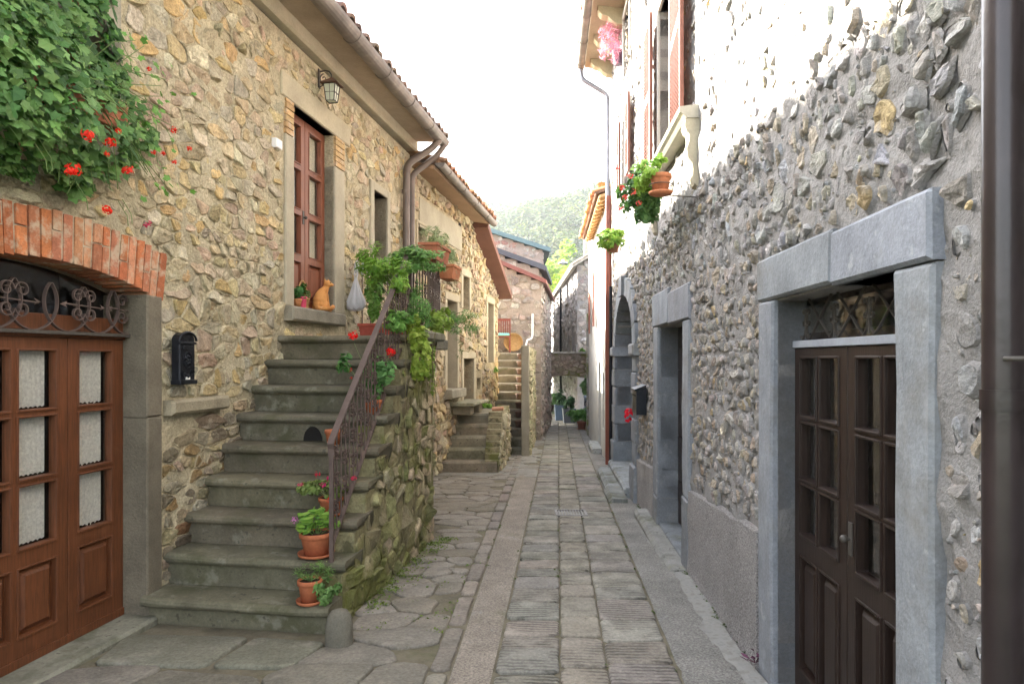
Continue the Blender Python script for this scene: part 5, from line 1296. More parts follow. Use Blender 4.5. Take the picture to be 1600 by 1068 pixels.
pipe(hR, [RF(12.62, .09, 4.6), RF(12.62, .09, gz(12.6)+.05)], .058, mat('red_brown_pipe', (.20, .065, .045), .4, (4, .2), ()), [(RF(12.62, .09, 1.4), (0, 0, 1))])
pipe(hR, [RF(12.30, .075, 2.9), RF(12.30, .075, gz(12.3)+.05)], .030, M_black)
pp = pipe(hR, [RF(1.655, .085, 7.2), RF(1.655, .085, -.3)], .0455, M_pipe, [(RF(1.655, .085, 1.50), (0, 0, 1)), (RF(1.655, .085, 3.5), (0, 0, 1))])
m = MB(); m.tube([RF(1.50, .0, 1.60), RF(1.52, .10, 1.60), RF(1.575, .135, 1.60)], .006, 8); m.build('pipe_bracket', M_iron, pp)

# black letterbox beside the portal, red ribbon flower
t = thing('mailbox', 'plain black metal letterbox on the rubble wall beside the arched portal', 'mailbox', RF(8.30, .03, .93))
m = MB(); m.loft([[RF(8.30+e, dd, z) for dd, z in ((.03, .93), (.15, .93), (.15, 1.21), (.03, 1.26))] for e in (-.19, .19)], smooth=False); m.build('case', M_black, t, bevel=.006)
m = MB(); m.loft([[RF(8.30+e, dd, z) for dd, z in ((.025, 1.265), (.17, 1.215), (.17, 1.235), (.025, 1.29))] for e in (-.205, .205)], smooth=False); m.build('lid', M_black, t, bevel=.004)
m = MB(); m.box(RF, 8.16, 8.44, .15, .155, 1.15, 1.165); m.build('letter_slot', M_dark, t)  # dark strip painted for the shade inside the slot
t = thing('red_bow', 'bright red fabric bow tied beside the arched portal', 'bow', RF(9.1, .10, .78)); m = MB(); rr = random.Random(6)
for k in range(26):
    q = V(rr.gauss(0, 1), rr.gauss(0, 1), rr.gauss(0, 1.3)).normalized(); add_leaf(m, RF(9.1, .13, .85)+V(q.x*.05, q.y*.05, q.z*.085), q, .045, 'petal', jit((.75, .01, .03), .1, rr), rr)
m.build('ribbon', M_petal, t, recalc=False)

# plants hanging on the sunlit wall
GY, GD = (.30, .48, .06), (.05, .14, .05)
t = thing('hanging_pot_plant', 'trailing geranium in a round terracotta pot wired to the wall under the shuttered window', 'plant', RF(5.45, .30, 2.93))
p = RF(5.42, .30, 2.91); pot_mesh(t, p, .082, .155, (.50, .19, .09), saucer=True)
m = MB(); m.tube([p+V(.09*cos(a), .09*sin(a), .07) for a in [2*pi*i/20 for i in range(21)]], .004, 5); m.tube([p+V(.05, 0, -.01), RF(5.42, .02, 2.88)], .005, 5); m.build('wire_hoop', M_iron, t)
m = foliage(p+V(-.02, .25, .21), (.16, .40, .09), 420, .036, 'palm', (.22, .40, .05), (.36, .55, .10), r, 16, .35)
foliage(RF(6.2, .34, 3.14), (.19, .36, .20), 900, .036, 'palm', (.06, .16, .05), (.16, .32, .08), r, 26, .33, mb=m)
foliage(RF(6.3, .30, 2.94), (.12, .2, .14), 260, .030, 'palm', (.07, .18, .05), (.15, .30, .09), r, 10, .35, mb=m)
m.build('foliage', M_leaf, t, recalc=False)
for q in ((972, 293), (977, 308), (1004, 257), (964, 262), (990, 300), (985, 275), (998, 318), (969, 325)):
    bloom(t, at(*q, 5.75), .030, (.75, .10, .08), r, 20)
t = thing('hanging_plant', 'rounded green plant on a bracket lower on the sunlit wall beyond the geranium', 'plant', RF(9.0, .3, 3.0))
c = at(956, 375, 8.9); m = foliage(c, (.17, .2, .14), 620, .034, 'palm', (.12, .28, .04), (.36, .52, .07), r, 18, .35)
m.build('foliage', M_leaf, t, recalc=False); bloom(t, at(968, 371, 8.75), .03, (.6, .2, .08), r, 12)
m = MB(); m.lathe(c-V(-.02, 0, .16), [(.06, 0), (.085, .12), (.09, .13), (.001, .12)], 16, (.35, .16, .1)); m.build('pot', M_terra, t)
t = thing('pink_hanging_plant', 'feathery pink and purple plant hanging under the eaves of the tall right house', 'plant', RF(11.2, .25, 6.9))
m = foliage(at(958, 68, 11.0), (.20, .25, .40), 900, .050, 'needle', (.45, .13, .20), (.66, .34, .42), r, 24, .33); m.build('foliage', M_petal, t, recalc=False)
m = MB(); m.lathe(at(966, 88, 11.1)-V(0, 0, .14), [(.07, 0), (.10, .2), (.105, .22), (.001, .2)], 16, (.18, .14, .2)); m.build('pot', M_paint, t)
# little purple weed at the near door jamb
t = thing('purple_weed', 'small dark purple weed growing at the foot of the near right door jamb', 'plant', V(1.36, 3.80, gz(3.8))); m = MB()
for k in range(14):
    a = rr.uniform(0, 6.28); p = V(1.355, 3.80, gz(3.8)+.03); dr = V(cos(a)*.7-.3, sin(a)*.7, rr.uniform(.2, 1)).normalized(); m.tube([p, p+dr*.05], .002, 4, (.12, .03, .06)); add_leaf(m, p+dr*.07, V(rr.gauss(0, .4), rr.gauss(0, .4), 1), .030, 'lance', jit((.13, .035, .08), .2, rr), rr, up=dr)
m.build('foliage', M_leaf, t, recalc=False)

# ------------------------------------------------------------------ next houses on the right
h2 = thing('plastered_house', 'pale plastered house with brown shutters and wooden eaves beyond the tall house on the right', 'house', RF(16, 0, -.6))
w = MB(); H2 = [(18.9, 19.6, 2.3, 3.35), (15.2, 16.0, -.9, 1.55), (14.35, 14.75, .1, 1.3)]
P2 = frame(1.19-.03, .054, -1)
wall(w, P2, (13.07, 19.9), (-1.0, 4.85), H2, .3, (.50, .49, .46), 0, .2, .01)
w.quad(P2(13.07, -.02, -1), P2(13.07, -5, -1), P2(13.07, -5, 5), P2(13.07, -.02, 5)); w.quad(P2(19.9, -.02, -1), P2(19.9, -5, -1), P2(19.9, -5, 5), P2(19.9, -.02, 5)); w.quad(P2(13.07, -5, -1), P2(19.9, -5, -1), P2(19.9, -5, 6), P2(13.07, -5, 6))
w.build('wall', [M_plaster], h2, recalc=False)
casement(h2, P2, 18.9, 19.6, 2.3, 3.35, -.18, M_woodS, 1); shutter(h2, P2, 18.5, 18.87, 2.28, 3.37, .04, 0, M_woodS); shutter(h2, P2, 16.6, 17.0, 2.4, 3.7, .05, 0, M_woodS)
m = MB(); pol = [(15.2, -.9)]+[(15.6-.4*cos(pi*i/10), 1.2+.35*sin(pi*i/10)) for i in range(11)]+[(16.0, -.9)]
m.loft([[P2(a, -.2, b) for a, b in pol], [P2(a, -.16, b) for a, b in pol]], (.05, .06, .07), 0, True, False); o = m.build('door', [M_plaster], h2); o['label'] = 'narrow dark arched door'
m = MB()
for s in (-1, 1):
    m.add([P2(15.6+s*.41, 0.002, 1.2), P2(15.6+s*.41, .002, 1.6), P2(15.6, .002, 1.6)]+[P2(15.6+s*.4*sin(pi/2*i/6), .002, 1.2+.35*cos(pi/2*i/6)) for i in range(7)], [tuple(range(10))], (.5, .49, .46))
m.build('arch_spandrel', [M_plaster], h2, recalc=False)
m = MB(); m.box(P2, 14.35, 14.75, -.2, -.15, .1, 1.3, (.10, .09, .08)); m.build('window', [M_plaster], h2)
m = MB(); m.loft([[P2(u, -.25, 4.86), P2(u, .20, 4.70), P2(u, .20, 4.74), P2(u, -.25, 4.90)] for u in (13.12, 18.1)], (.55, .36, .18), 0, True, False); m.build('eave_boards', [M_plaster], h2)
for k in range(13):
    m = MB(); cu = 13.3+k*.38; m.loft([[P2(cu+e, -.2, 4.79), P2(cu+e, .17, 4.655), P2(cu+e, .17, 4.71), P2(cu+e, -.2, 4.85)] for e in (-.04, .04)], (.50, .30, .13), 0, True, False); m.build('rafter_end', [M_plaster], h2)
tiled_roof(h2, P2, 13.12, 18.15, .26, lambda u: 4.76, radians(19), 5, col=(.52, .27, .13), rng=random.Random(2))
m = MB(); m.box(P2, 18.2, 19.9, -5, .02, 4.86, 4.95, (.4, .38, .34)); m.build('flat_roof', [M_plaster], h2)
m = MB(); block(m, P2, 14.9, 16.3, 0, .22, -.9, gz(15.5)+.14, (.33, .34, .33), 0, .03, 4, .01, 1); m.build('doorstep', [M_step], h2)
# orange pot on the neighbouring roof edge
t = thing('flower_pot', 'orange flower pot standing on the roof edge of the plastered house', 'pot', P2(13.5, .12, 4.86)); pot_mesh(t, P2(13.5, .12, 4.87), .10, .20, (.60, .22, .10), saucer=False)
# wall and pier carrying the bridge on the right
h3 = thing('stone_wall', 'low grey stone wall with a pier where the footbridge meets the right side', 'wall', RF(23, 0, -.8))
w = MB(); P3 = frame(.15, .107, -1)
wall(w, P3, (19.92, 27.9), (-1.2, 2.9), [(23.4, 24.2, -1.2, .9)], .3, (.24, .21, .19), 0, .2, .02); w.quad(P3(19.92, .05, -1.2), P3(19.92, -2, -1.2), P3(19.92, -2, 2.9), P3(19.92, .05, 2.9), (.24, .21, .19))
rubble(w, P3, 19.95, 27.8, -1.0, 2.85, .2, 1.3, .03, .05, [(23.3, 24.3, -1.2, 1.0)], lambda u, z, r: r.choice([(.26, .23, .20), (.31, .28, .25), (.22, .2, .19)]), random.Random(61), 1, chaikin=0)
w.build('wall_face', [M_mortarR, M_stoneR], h3, recalc=False)
m = MB(); block(m, P3, 19.95, 20.5, 0, .10, -1.1, 2.95, (.30, .29, .28), 0, .04, 3, .02, 3); m.build('pier', [M_mossy], h3)
m = MB(); m.box(P3, 23.4, 24.2, -.25, -.2, -1.2, .9); m.build('recess_shade', M_dark, h3)  # back of the opening painted black for its shade
# ------------------------------------------------------------------ second house on the left
h = thing('stone_house', 'lower golden stone house on the left with narrow openings and a sloping tiled verge', 'house', L2(13.3, 0, -.3))
def hole_px(F, x0, y0, x1, y1):
    u0, za = uz(F, x0, y0); u1, zb = uz(F, x1, y0); _, zc = uz(F, x0, y1); _, zd = uz(F, x1, y1)
    return [u0, u1, (zc+zd)/2, (za+zb)/2]
q_win = hole_px(L2, 651, 352, 664, 386); q_door = hole_px(L2, 697, 470, 713, 607); q_w2 = hole_px(L2, 722, 432, 732, 483)
q_low = hole_px(L2, 723, 560, 739, 634); q_far = hole_px(L2, 761, 474, 770, 566); q_nic = hole_px(L2, 745, 590, 751, 608)
Q = [q_win, q_door, q_w2, q_low, q_far, q_nic]
top2 = lambda u: 4.55 if u < 14.0 else 4.45-(u-14.0)*.47
w = MB(); wall(w, L2, (10.27, 16.5), (-.6, 4.55), Q, .3, (.42, .35, .23), 0, .1, .012, top=top2)
PG = [(.48, .38, .22), (.44, .33, .18), (.40, .33, .23), (.50, .42, .28), (.42, .30, .20), (.37, .31, .22)]
rubble(w, L2, 10.3, 16.45, -.4, 4.45, .12, 1.5, .014, .032, [(a-.14, b+.14, c-.1, d+.16) for a, b, c, d in Q]+[(10.6, 13.2, 3.62, 4.16)], lambda u, z, r: r.choice(PG), random.Random(71), 1, inside=lambda u, z: z < top2(u)-.1, chaikin=1)
w.quad(L2(16.5, 0, -.6), L2(16.5, -5, -.6), L2(16.5, -5, 3.2), L2(16.5, 0, 3.2), (.35, .3, .2), 0); w.quad(L2(10.27, -4.4, -.6), L2(16.5, -4.4, -.6), L2(16.5, -4.4, 4.5), L2(10.27, -4.4, 5.8)); w.quad(L2(10.27, -.02, 3.6), L2(10.27, -5, 3.6), L2(10.27, -5, 4.5), L2(10.27, -.02, 4.5))
w.build('wall', [M_mortarL, M_stone], h, recalc=False)
m = MB(); block(m, L2, 10.65, 13.15, -.02, .02, 3.66, 4.12, (.38, .34, .25), 0, .006, 8, .006, 2); m.build('plaster_panel', [M_plaster], h)
for i, (a, b, c, d_) in enumerate(Q):
    if i == 5: 
        m = MB(); m.box(L2, a, b, -.3, -.25, c, d_); m.build('niche_shade', M_dark, h); continue  # black back panel puts the niche's shade into the colour
    m = MB(); e = .13 if i else .05
    cc = (.44, .38, .27)
    block(m, L2, a-e, a, -.22, .03, c, d_, cc, 0, .01, 2, .005, i); block(m, L2, b, b+e, -.22, .03, c, d_, cc, 0, .01, 2, .005, i+2); block(m, L2, a-e, b+e, -.22, .035, d_, d_+e, cc, 0, .01, 3, .005, i+4)
    m.build('opening_surround', [M_plaster], h)
    m = MB(); m.box(L2, a, b, -.26, -.22, c, d_, (.03, .02, .014) if i else (.22, .30, .28)); o = m.build('door' if i in (1, 3, 4) else 'window', [M_paint], h)
    if i in (1, 3, 4):
        m = MB(); n_ = 4
        for k in range(n_): m.box(L2, a+(b-a)*k/n_+.01, a+(b-a)*(k+1)/n_-.01, -.22, -.205, c+.03, d_-.03, (.05, .032, .022))
        m.build('board', [M_paint], o)
m = MB(); a, b, c, d_ = q_win; n_ = 2
for k in range(2):
    for j in range(3): m.box(L2, a+(b-a)*(k+.12)/2, a+(b-a)*(k+.88)/2, -.22, -.19, c+(d_-c)*(j+.12)/3, c+(d_-c)*(j+.86)/3, (.10, .13, .13))
m.box(L2, a, b, .03, .05, c, c+.04, (.35, .42, .40)); m.build('window_louvre', [M_paint], h)
m = MB(); a, b, c, d_ = q_door; block(m, L2, a-.15, b+.15, -.1, .16, c-.16, c, (.30, .27, .2), 0, .015, 3, .006, 2); m.build('door_sill', [M_jamb], h)
for x, y in ((718, 356), (734, 368), (700, 352)):
    u, z = uz(L2, x, y); m = MB(); m.box(L2, u-.07, u+.07, .0, .012, z-.09, z+.09); m.build('vent_shade', M_dark, h)  # dark plate on the wall face, painted for a vent's shade
m = MB(); m.loft([[L2(u, -.05, z+.06), L2(u, .36, z), L2(u, .36, z+.06), L2(u, -.05, z+.14)] for u, z in ((10.3, 4.44), (14.05, 4.34))], (.36, .24, .15), 0, True, False); m.build('soffit', [M_plaster], h)
tiled_roof(h, L2, 10.3, 14.05, .42, lambda u: 4.53-.035*(u-10.3), radians(17), 5, rng=random.Random(31), col=(.42, .24, .14))
gutter(h, [L2(10.3, .45, 4.53), L2(14.1, .44, 4.38)], .075)
# roof falling away beyond, with a broad verge board
m = MB()
m.loft([[L2(u, -4.5, z), L2(u, .33, z), L2(u, .33, z+.13), L2(u, -4.5, z+.13)] for u, z in ((14.0, 4.28), (16.6, 3.04))], (.20, .10, .075), 0, True, False); m.build('sloping_roof', [M_plaster], h)
m = MB()
for k in range(9):
    u = 14.05+k*.29; z = 4.28-.477*(u-14)+.13
    m.loft([[L2(u+e*.30, .22+.10*cos(pi*i/6), z-.477*e*.30+.05*sin(pi*i/6)+.012) for i in range(7)]+[L2(u+e*.30, .22-.085*cos(pi*i/6), z-.477*e*.30+.035*sin(pi*i/6)) for i in range(7)] for e in (0, 1.08)], jit((.40, .2, .12), .2), 0, True, False)
m.build('verge_tiles', [M_tile], h, recalc=False)
# steps up to its doors
s2 = thing('rough_steps', 'short flight of five rough stone steps with low side wall before the golden house', 'staircase', V(-.8, 12.6, -.4))
CR = (.25, .22, .155); XR = lambda y: -.28+.07*(y-11.9)
rr = random.Random(8)
for n in range(5):
    y0 = 11.88+.24*n; z1 = -.185+.19*n; y1 = y0+.36 if n < 4 else 14.7; zb = z1-.20 if n else -.5
    m = MB(); xl = L2(y0, .0, 0).x-.05; xr = XR(y0)+.02; NS = 10; rings = []
    for k in range(NS+1):
        x = xl+(xr-xl)*k/NS; e = .012*noise.noise((x*3, n*2, 0)); rings.append([V(x, y0+.02+e, zb), V(x, y0+e, z1-.04), V(x, y0+.02+e, z1-.006+e*.6), V(x, y1, z1+e*.6), V(x, y1, zb)])
    m.loft(rings, jit(CR, .1, rr), 0, True, False); m.build('step', [M_step], s2, bevel=.008)
m = MB(); w_ = lambda u, d, z: V(XR(u)+.03+d+.02*max(0, .6-z), u, z)
wall(m, w_, (11.9, 14.7), (-.75, .60), [], .25, (.30, .26, .16), 0, .1, .01, top=lambda u: min(.60, -.17+(u-11.9)*.80))
rubble(m, w_, 11.95, 14.65, -.6, .56, .12, 1.5, .016, .03, [], lambda u, z, r: r.choice([(.36, .30, .19), (.30, .27, .16), (.40, .35, .24)]), rr, 1, inside=lambda u, z: z < min(.60, -.17+(u-11.9)*.80)-.06)
m.quad(V(XR(11.9)-.2, 11.9, -.75), V(XR(11.9)+.05, 11.9, -.75), V(XR(11.9)+.03, 11.9, -.2), V(XR(11.9)-.2, 11.9, -.2), CR)
m.build('side_wall', [M_mossy, M_stone], s2, recalc=False)
# stone bench
p = at(713, 634, 13.0); t = thing('stone_bench', 'small mossy stone slab bench against the golden house wall', 'bench', V(p.x, p.y, .575))
m = MB(); block(m, L2, 12.35, 13.55, .0, .46, .74, .80, (.27, .25, .17), 0, .015, 4, .006, 2); m.build('slab', [M_step], t)
m = MB(); block(m, L2, 12.5, 12.75, .02, .36, .575, .74, (.27, .23, .16), 0, .015, 2, .006, 2); block(m, L2, 13.15, 13.4, .02, .36, .575, .74, (.27, .23, .16), 0, .015, 2, .006, 3); m.build('support', [M_jamb], t)
t = bigplant('leafy_plant', 'low bright green plant growing at the wall beside the upper rough steps', at(756, 633, 14.2), (.16, .15, .11), 300, .034, 'oval', (.14, .34, .04), (.30, .50, .10), cs=.35, clumps=10)
bigplant('small_weed', 'tiny green weed growing behind the stone slab bench', at(715, 620, 13.1), (.05, .05, .07), 70, .024, 'lance', (.12, .28, .04), (.24, .42, .09), clumps=5)
t = bigplant('climbing_weed', 'green creeping plant on the left edge of the upper steps', at(768, 580, 16.2), (.14, .3, .10), 300, .045, 'oval', (.13, .28, .04), (.26, .42, .09), cs=.35, clumps=12)
p = at(777, 645, 13.1); p.z = .58; m = MB(); 
m.loft([[p+V(-.10+.22*f, .02*sin(3*f), .0)+V(0, .07*cos(a)*(1-.2*f), .045+.05*sin(a)*(1-.3*f)+.02*f) for a in [pi*2*i/12 for i in range(12)]] for f in (0, .15, .5, .85, 1)], (.45, .24, .15), 0, True, True)
o = m.build('roof_tile', [M_terra], None); tag(o, 'curved terracotta roof tile lying on top of the low side wall of the rough steps', 'tile')
# upper flight with parapet
s3 = thing('stone_staircase', 'narrow upper flight of worn steps climbing between the golden house and a parapet wall', 'staircase', V(-.2, 16, -.5))
PX = lambda y: .205+.033*(y-14.5)
for n in range(12):
    y0 = 14.72+.28*n; z1 = -.33+.19*n; y1 = y0+.40 if n < 11 else 18.35; zb = z1-.22 if n else -.8
    m = MB(); xl = min(L2(y0, 0, 0).x-.1, -.52); xr = PX(y0)+.01; rings = []
    for k in range(9):
        x = xl+(xr-xl)*k/8; e = .014*noise.noise((x*3, n*2.7, 5)); rings.append([V(x, y0+.02+e, zb), V(x, y0+e, z1-.045), V(x, y0+.02+e, z1-.006+e*.6), V(x, y1, z1+e*.6), V(x, y1, zb)])
    m.loft(rings, jit((.18, .155, .115), .12, rr), 0, True, False); m.build('step', [M_step], s3, bevel=.01)
m = MB(); PF = lambda u, d, z: V(.36+.065*(u-14.5)+d, u, z)
wall(m, PF, (14.5, 18.4), (-.9, 1.86), [], .13, (.33, .28, .18), 0, .14, .012)
m.quad(V(PX(14.5), 14.5, -.9), V(PX(18.4), 18.4, -.9), V(PX(18.4), 18.4, 1.86), V(PX(14.5), 14.5, 1.86), (.33, .28, .18)); m.quad(V(PX(14.5), 14.5, 1.865), V(PX(18.4), 18.4, 1.865), V(.61, 18.4, 1.865), V(.36, 14.5, 1.865), (.33, .28, .18))
rubble(m, PF, 14.52, 18.38, -.7, 1.84, .14, 1.4, .018, .03, [], lambda u, z, r: r.choice([(.36, .32, .20), (.30, .29, .17), (.42, .37, .25)]), rr, 1)
m.build('parapet', [M_mossy, M_stone], s3, recalc=False)
m = MB(); block(m, lambda u, d, z: V(PX(14.5)+u, 14.5-d, z), -.01, .165, -.02, .03, -.6, 1.88, (.29, .26, .2), 0, .02, 2, .012, 3); m.build('parapet_end', [M_plaster], s3)
# row of terracotta pots down the parapet side of the upper flight
src = None; ORD = ['', 'second lowest', 'third lowest', 'fourth lowest', 'middle', 'fourth highest', 'third highest', 'second highest', 'topmost']
for k in range(9):
    n = k+2; p = V(PX(14.72+.28*n)-.085, 14.72+.28*n+.14, -.33+.19*n+.004)
    if src is None:
        src = thing('flower_pot', 'lowest of the weathered clay pots along the parapet of the upper steps', 'pot', p, 'clay pots lining the upper steps'); pot_mesh(src, p, .085, .15, (.17, .105, .08), saucer=False)
        base0 = p
    else: copy_tree(src, p-base0)['label'] = ORD[k]+' clay pot in the row beside the upper steps parapet'
# brown chair with turquoise cushion and leaning basket on the terrace
p = at(786, 546, 18.0); p.z = 1.765; t = thing('wooden_chair', 'reddish brown wooden chair with turquoise cushion on the terrace above the upper steps', 'chair', p)
G = lambda u, d, z: p+V(u, d, z)
m = MB(); m.box(G, -.20, .20, -.18, .2, .40, .43, (.20, .05, .035)); m.build('seat', [M_paint], t)
for a in (-.20, .16):
    for b in (-.18, .16):
        m = MB(); m.box(G, a, a+.04, b, b+.04, 0, .40, (.20, .05, .035)); m.build('leg', [M_paint], t)
m = MB()
for a in (-.20, .16): m.box(G, a, a+.04, .17, .20, .43, .90, (.20, .05, .035))
for k in range(5): m.box(G, -.13+k*.06, -.10+k*.06, .175, .195, .50, .84, (.20, .05, .035))
m.box(G, -.16, .16, .172, .198, .84, .90, (.20, .05, .035)); m.build('backrest', [M_paint], t)
m = MB(); m.box(G, -.19, .17, -.19, .15, .432, .50, (.20, .52, .48)); m.build('cushion', [M_paint], t, bevel=.02)
p = at(802, 538, 18.1); p.z = 1.77; m = MB(); A = Matrix.Rotation(radians(72), 3, 'X')
prof = [(.02, .0), (.20, .0), (.235, .05), (.25, .13), (.26, .135), (.25, .14), (.22, .06), (.19, .02), (.001, .015)]
m.loft([[p+V(0, .08, .25)+A@V(rr_*cos(2*pi*k/28), rr_*sin(2*pi*k/28), z-.07) for k in range(28)] for rr_, z in prof], (.60, .34, .12), 0, True, True)
o = m.build('round_basket', M_wick, None); tag(o, 'round orange-brown basket tray leaning upright against the terrace wall beside the chair', 'basket')
t = thing('drain_pipe', 'thin white bent pipe on the corner of the terrace wall', 'pipe', at(825, 546, 17.9)); m = MB()
m.tube([at(822, 546, 17.9), at(822, 538, 17.9), at(824, 531, 17.9), at(830, 529, 18.0), at(832, 524, 18.1), at(832, 490, 18.2)], .025, 8, (.7, .7, .68)); m.build('pipe_run', M_white, t)

# ------------------------------------------------------------------ three stepped gables facing us across the terrace
def gable(label, x0, x1, Y, zl, zr, zbot, depth, rc, over, rng, seed, stonec, rt=.12, bside=.09):
    t = thing('stone_house', label, 'house', V((x0+x1)/2, Y, zbot))
    w = MB(); F = lambda u, d, z: V(u, Y-d, z); tp = lambda u: zl+(zr-zl)*(u-x0)/(x1-x0)
    wall(w, F, (x0, x1), (zbot, max(zl, zr)), [], .3, stonec[0], 0, .14, .02, top=tp)
    rubble(w, F, x0+.02, x1-.02, zbot, max(zl, zr), .125, 1.6, .014, .03, [], lambda u, z, r: r.choice(stonec), rng, 1, inside=lambda u, z: z < tp(u)-.08, chaikin=1, skip=.25)
    G = lambda u, d, z: V(x1+bside*(u-Y)+d, u, z)
    w.quad(G(Y, 0, zbot), G(Y+depth, 0, zbot), G(Y+depth, 0, zr), G(Y, 0, zr), stonec[0], 0); rubble(w, G, Y, Y+depth, zbot, zr, .17, 1.5, .02, .03, [], lambda u, z, r: r.choice(stonec), rng, 1, chaikin=0)
    w.quad(V(x0, Y+depth, zbot), V(x1+bside*depth, Y+depth, zbot), V(x1+bside*depth, Y+depth, zr), V(x0, Y+depth, zl)); w.quad(V(x0, Y, zbot), V(x0, Y+depth, zbot), V(x0, Y+depth, zl), V(x0, Y, zl))
    w.build('wall', [M_mortarR, M_stoneR], t, recalc=False)
    m = MB(); k = (zr-zl)/(x1-x0); xe = x1+over; F_ = lambda x, y, z: V(x+bside*(y-Y), y, z)
    m.loft([[F_(x0-.3, y, zl-k*.3), F_(xe, y, zr+k*over), F_(xe, y, zr+k*over+rt), F_(x0-.3, y, zl-k*.3+rt)] for y in (Y-.18, Y+depth)], rc, 0, True, False)
    m.build('roof', [M_paint], t, bevel=.01); return t
SC = [(.30, .25, .21), (.36, .31, .27), (.26, .22, .19), (.33, .26, .23), (.40, .36, .31)]
k = lambda x, y, Y: at(x, y, Y)
a, b = k(762, 405, 18.4), k(845, 440, 18.4); gable('stone gable with a dull red sloping roof edge, nearest of three above the terrace', a.x, b.x, 18.4, a.z, b.z, -1.0, 6, (.18, .07, .06), .16, random.Random(81), 1, SC, .11, .10)
a, b = k(762, 389, 21.0), k(842, 418, 21.0); gable('stone gable with a dark grey sloping roof edge behind the red-roofed house', a.x, b.x, 24.6-3.4, a.z, b.z, 1.0, 4, (.07, .075, .09), .25, random.Random(82), 2, SC, .16, .10)
a, b = k(756, 360, 25.3), k(848, 390, 25.3); gable('tallest stone gable with a blue-green sloping roof edge behind the other two', a.x, b.x, 25.4, a.z, b.z, .5, 21, (.12, .18, .195), .28, random.Random(83), 3, [(.34, .27, .23), (.38, .32, .28), (.36, .20, .16), (.42, .38, .33)], .16, -.004)  # unseen length stretched back to shade the grey house opposite

# ------------------------------------------------------------------ little bridge across the alley
t = thing('footbridge', 'small flat-arched stone footbridge crossing over the alley', 'bridge', V(2.1, 27.6, .9))
m = MB(); F = lambda u, d, z: V(u, 27.3-d, z); x0, x1 = 1.1, 3.2
bot = lambda x: .72+.20*(1-((x-2.15)/1.05)**2)
n = 16; xs_ = [x0+(x1-x0)*i/n for i in range(n+1)]
poly = [(x, bot(x)) for x in xs_]+[(x1, 1.78), (x0, 1.82)]
m.loft([[V(x, 27.3, z) for x, z in poly], [V(x, 28.7, z) for x, z in poly]], (.21, .17, .14), 0, True, False)
rubble(m, F, x0, x1, .7, 1.78, .14, 1.7, .016, .035, [(xs_[i], xs_[i+1], 0, bot((xs_[i]+xs_[i+1])/2)+.02) for i in range(n)], lambda u, z, r: r.choice([(.24, .19, .15), (.20, .17, .13), (.28, .23, .18)]), random.Random(91), 1)
m.build('arch_wall', [M_mossy, M_stone], t, recalc=False)
m = MB(); block(m, F, x0, x1, -1.4, .05, 1.80, 1.87, (.36, .34, .30), 0, .01, 6, .01, 1); m.build('coping', [M_step], t)
bigplant('hanging_plant', 'tuft of ivy hanging from the right end of the footbridge', at(916, 600, 27.0), (.32, .2, .45), 240, .09, 'oval', (.06, .14, .05), (.14, .24, .10), clumps=12)
bigplant('leafy_plant', 'small green plant standing on top of the footbridge at its right end', at(909, 549, 27.6), (.16, .15, .16), 110, .07, 'oval', (.12, .26, .05), (.22, .38, .09), clumps=8)

# ------------------------------------------------------------------ grey house closing the view on the right
t = thing('stone_house', 'grey stone house with small dark windows and tiled verge beyond the footbridge', 'house', V(3, 36, -1.05))
w = MB(); FG = frame(2.87+.0075*30, -.0075, -1)
hw = []
def far_hole(x0, y0, x1, y1):
    a, za = uz(FG, x0, y0); b, zb = uz(FG, x1, y0); _, zc = uz(FG, x0, y1); _, zd = uz(FG, x1, y1); return (min(a, b), max(a, b), (zc+zd)/2, (za+zb)/2)
hw = [far_hole(888.5, 443, 885.5, 472), far_hole(873.5, 463, 871.5, 486), far_hole(867, 468, 865.5, 488), far_hole(883, 515, 880, 548), far_hole(890, 512, 887, 548), far_hole(898, 510, 894, 548), far_hole(875, 520, 873, 548), far_hole(868, 520, 866, 545)]
wall(w, FG, (30.0, 58), (-1.4, 5.65), hw, .3, (.27, .25, .24), 0, .5, .02)
rubble(w, FG, 30, 50, -1.2, 5.5, .24, 1.5, .03, .03, hw, lambda u, z, r: r.choice([(.28, .26, .25), (.31, .29, .28), (.25, .23, .22)]), random.Random(95), 1, chaikin=0, skip=.3)
x0, x1 = 2.87, 6.2; F = lambda u, d, z: V(u, 30.0-d, z); tp = lambda u: 5.65+(u-x0)*.62
wall(w, F, (x0, x1), (-1.4, 7.7), [(2.98, 3.55, -1.4, .9)], .3, (.30, .26, .24), 0, .2, .02, top=tp)
rubble(w, F, x0+.02, x1, -1.2, 7.6, .2, 1.5, .02, .04, [(2.95, 3.6, -1.4, .95)], lambda u, z, r: r.choice(SC+[(.42, .38, .36)]), random.Random(96), 1, inside=lambda u, z: z < tp(u)-.1, chaikin=1)
w.build('wall', [M_mortarR, M_stoneR], t, recalc=False)
for a, b, c, d_ in hw:
    m = MB(); m.box(FG, a, b, -.25, -.2, c, d_, (.05, .05, .055)); o = m.build('window', [M_paint], t); m = MB(); m.box(FG, a-.1, b+.1, -.1, .10, c-.12, c-.004, (.3, .28, .26)); m.build('window_sill', [M_paint], t)
m = MB(); m.box(F, 2.92, 4.6, -2.0, -1.95, -1.4, 1.6); m.box(F, 4.6, 4.65, -2.0, -.32, -1.4, 1.6); m.box(F, 2.92, 4.6, -2.0, -.32, 1.6, 1.65); m.build('doorway_shade', M_dark, t)  # black box added behind the doorway so it reads as unlit
m = MB(); F_ = lambda x, y, z: V(x, y, z); ex = 2.6
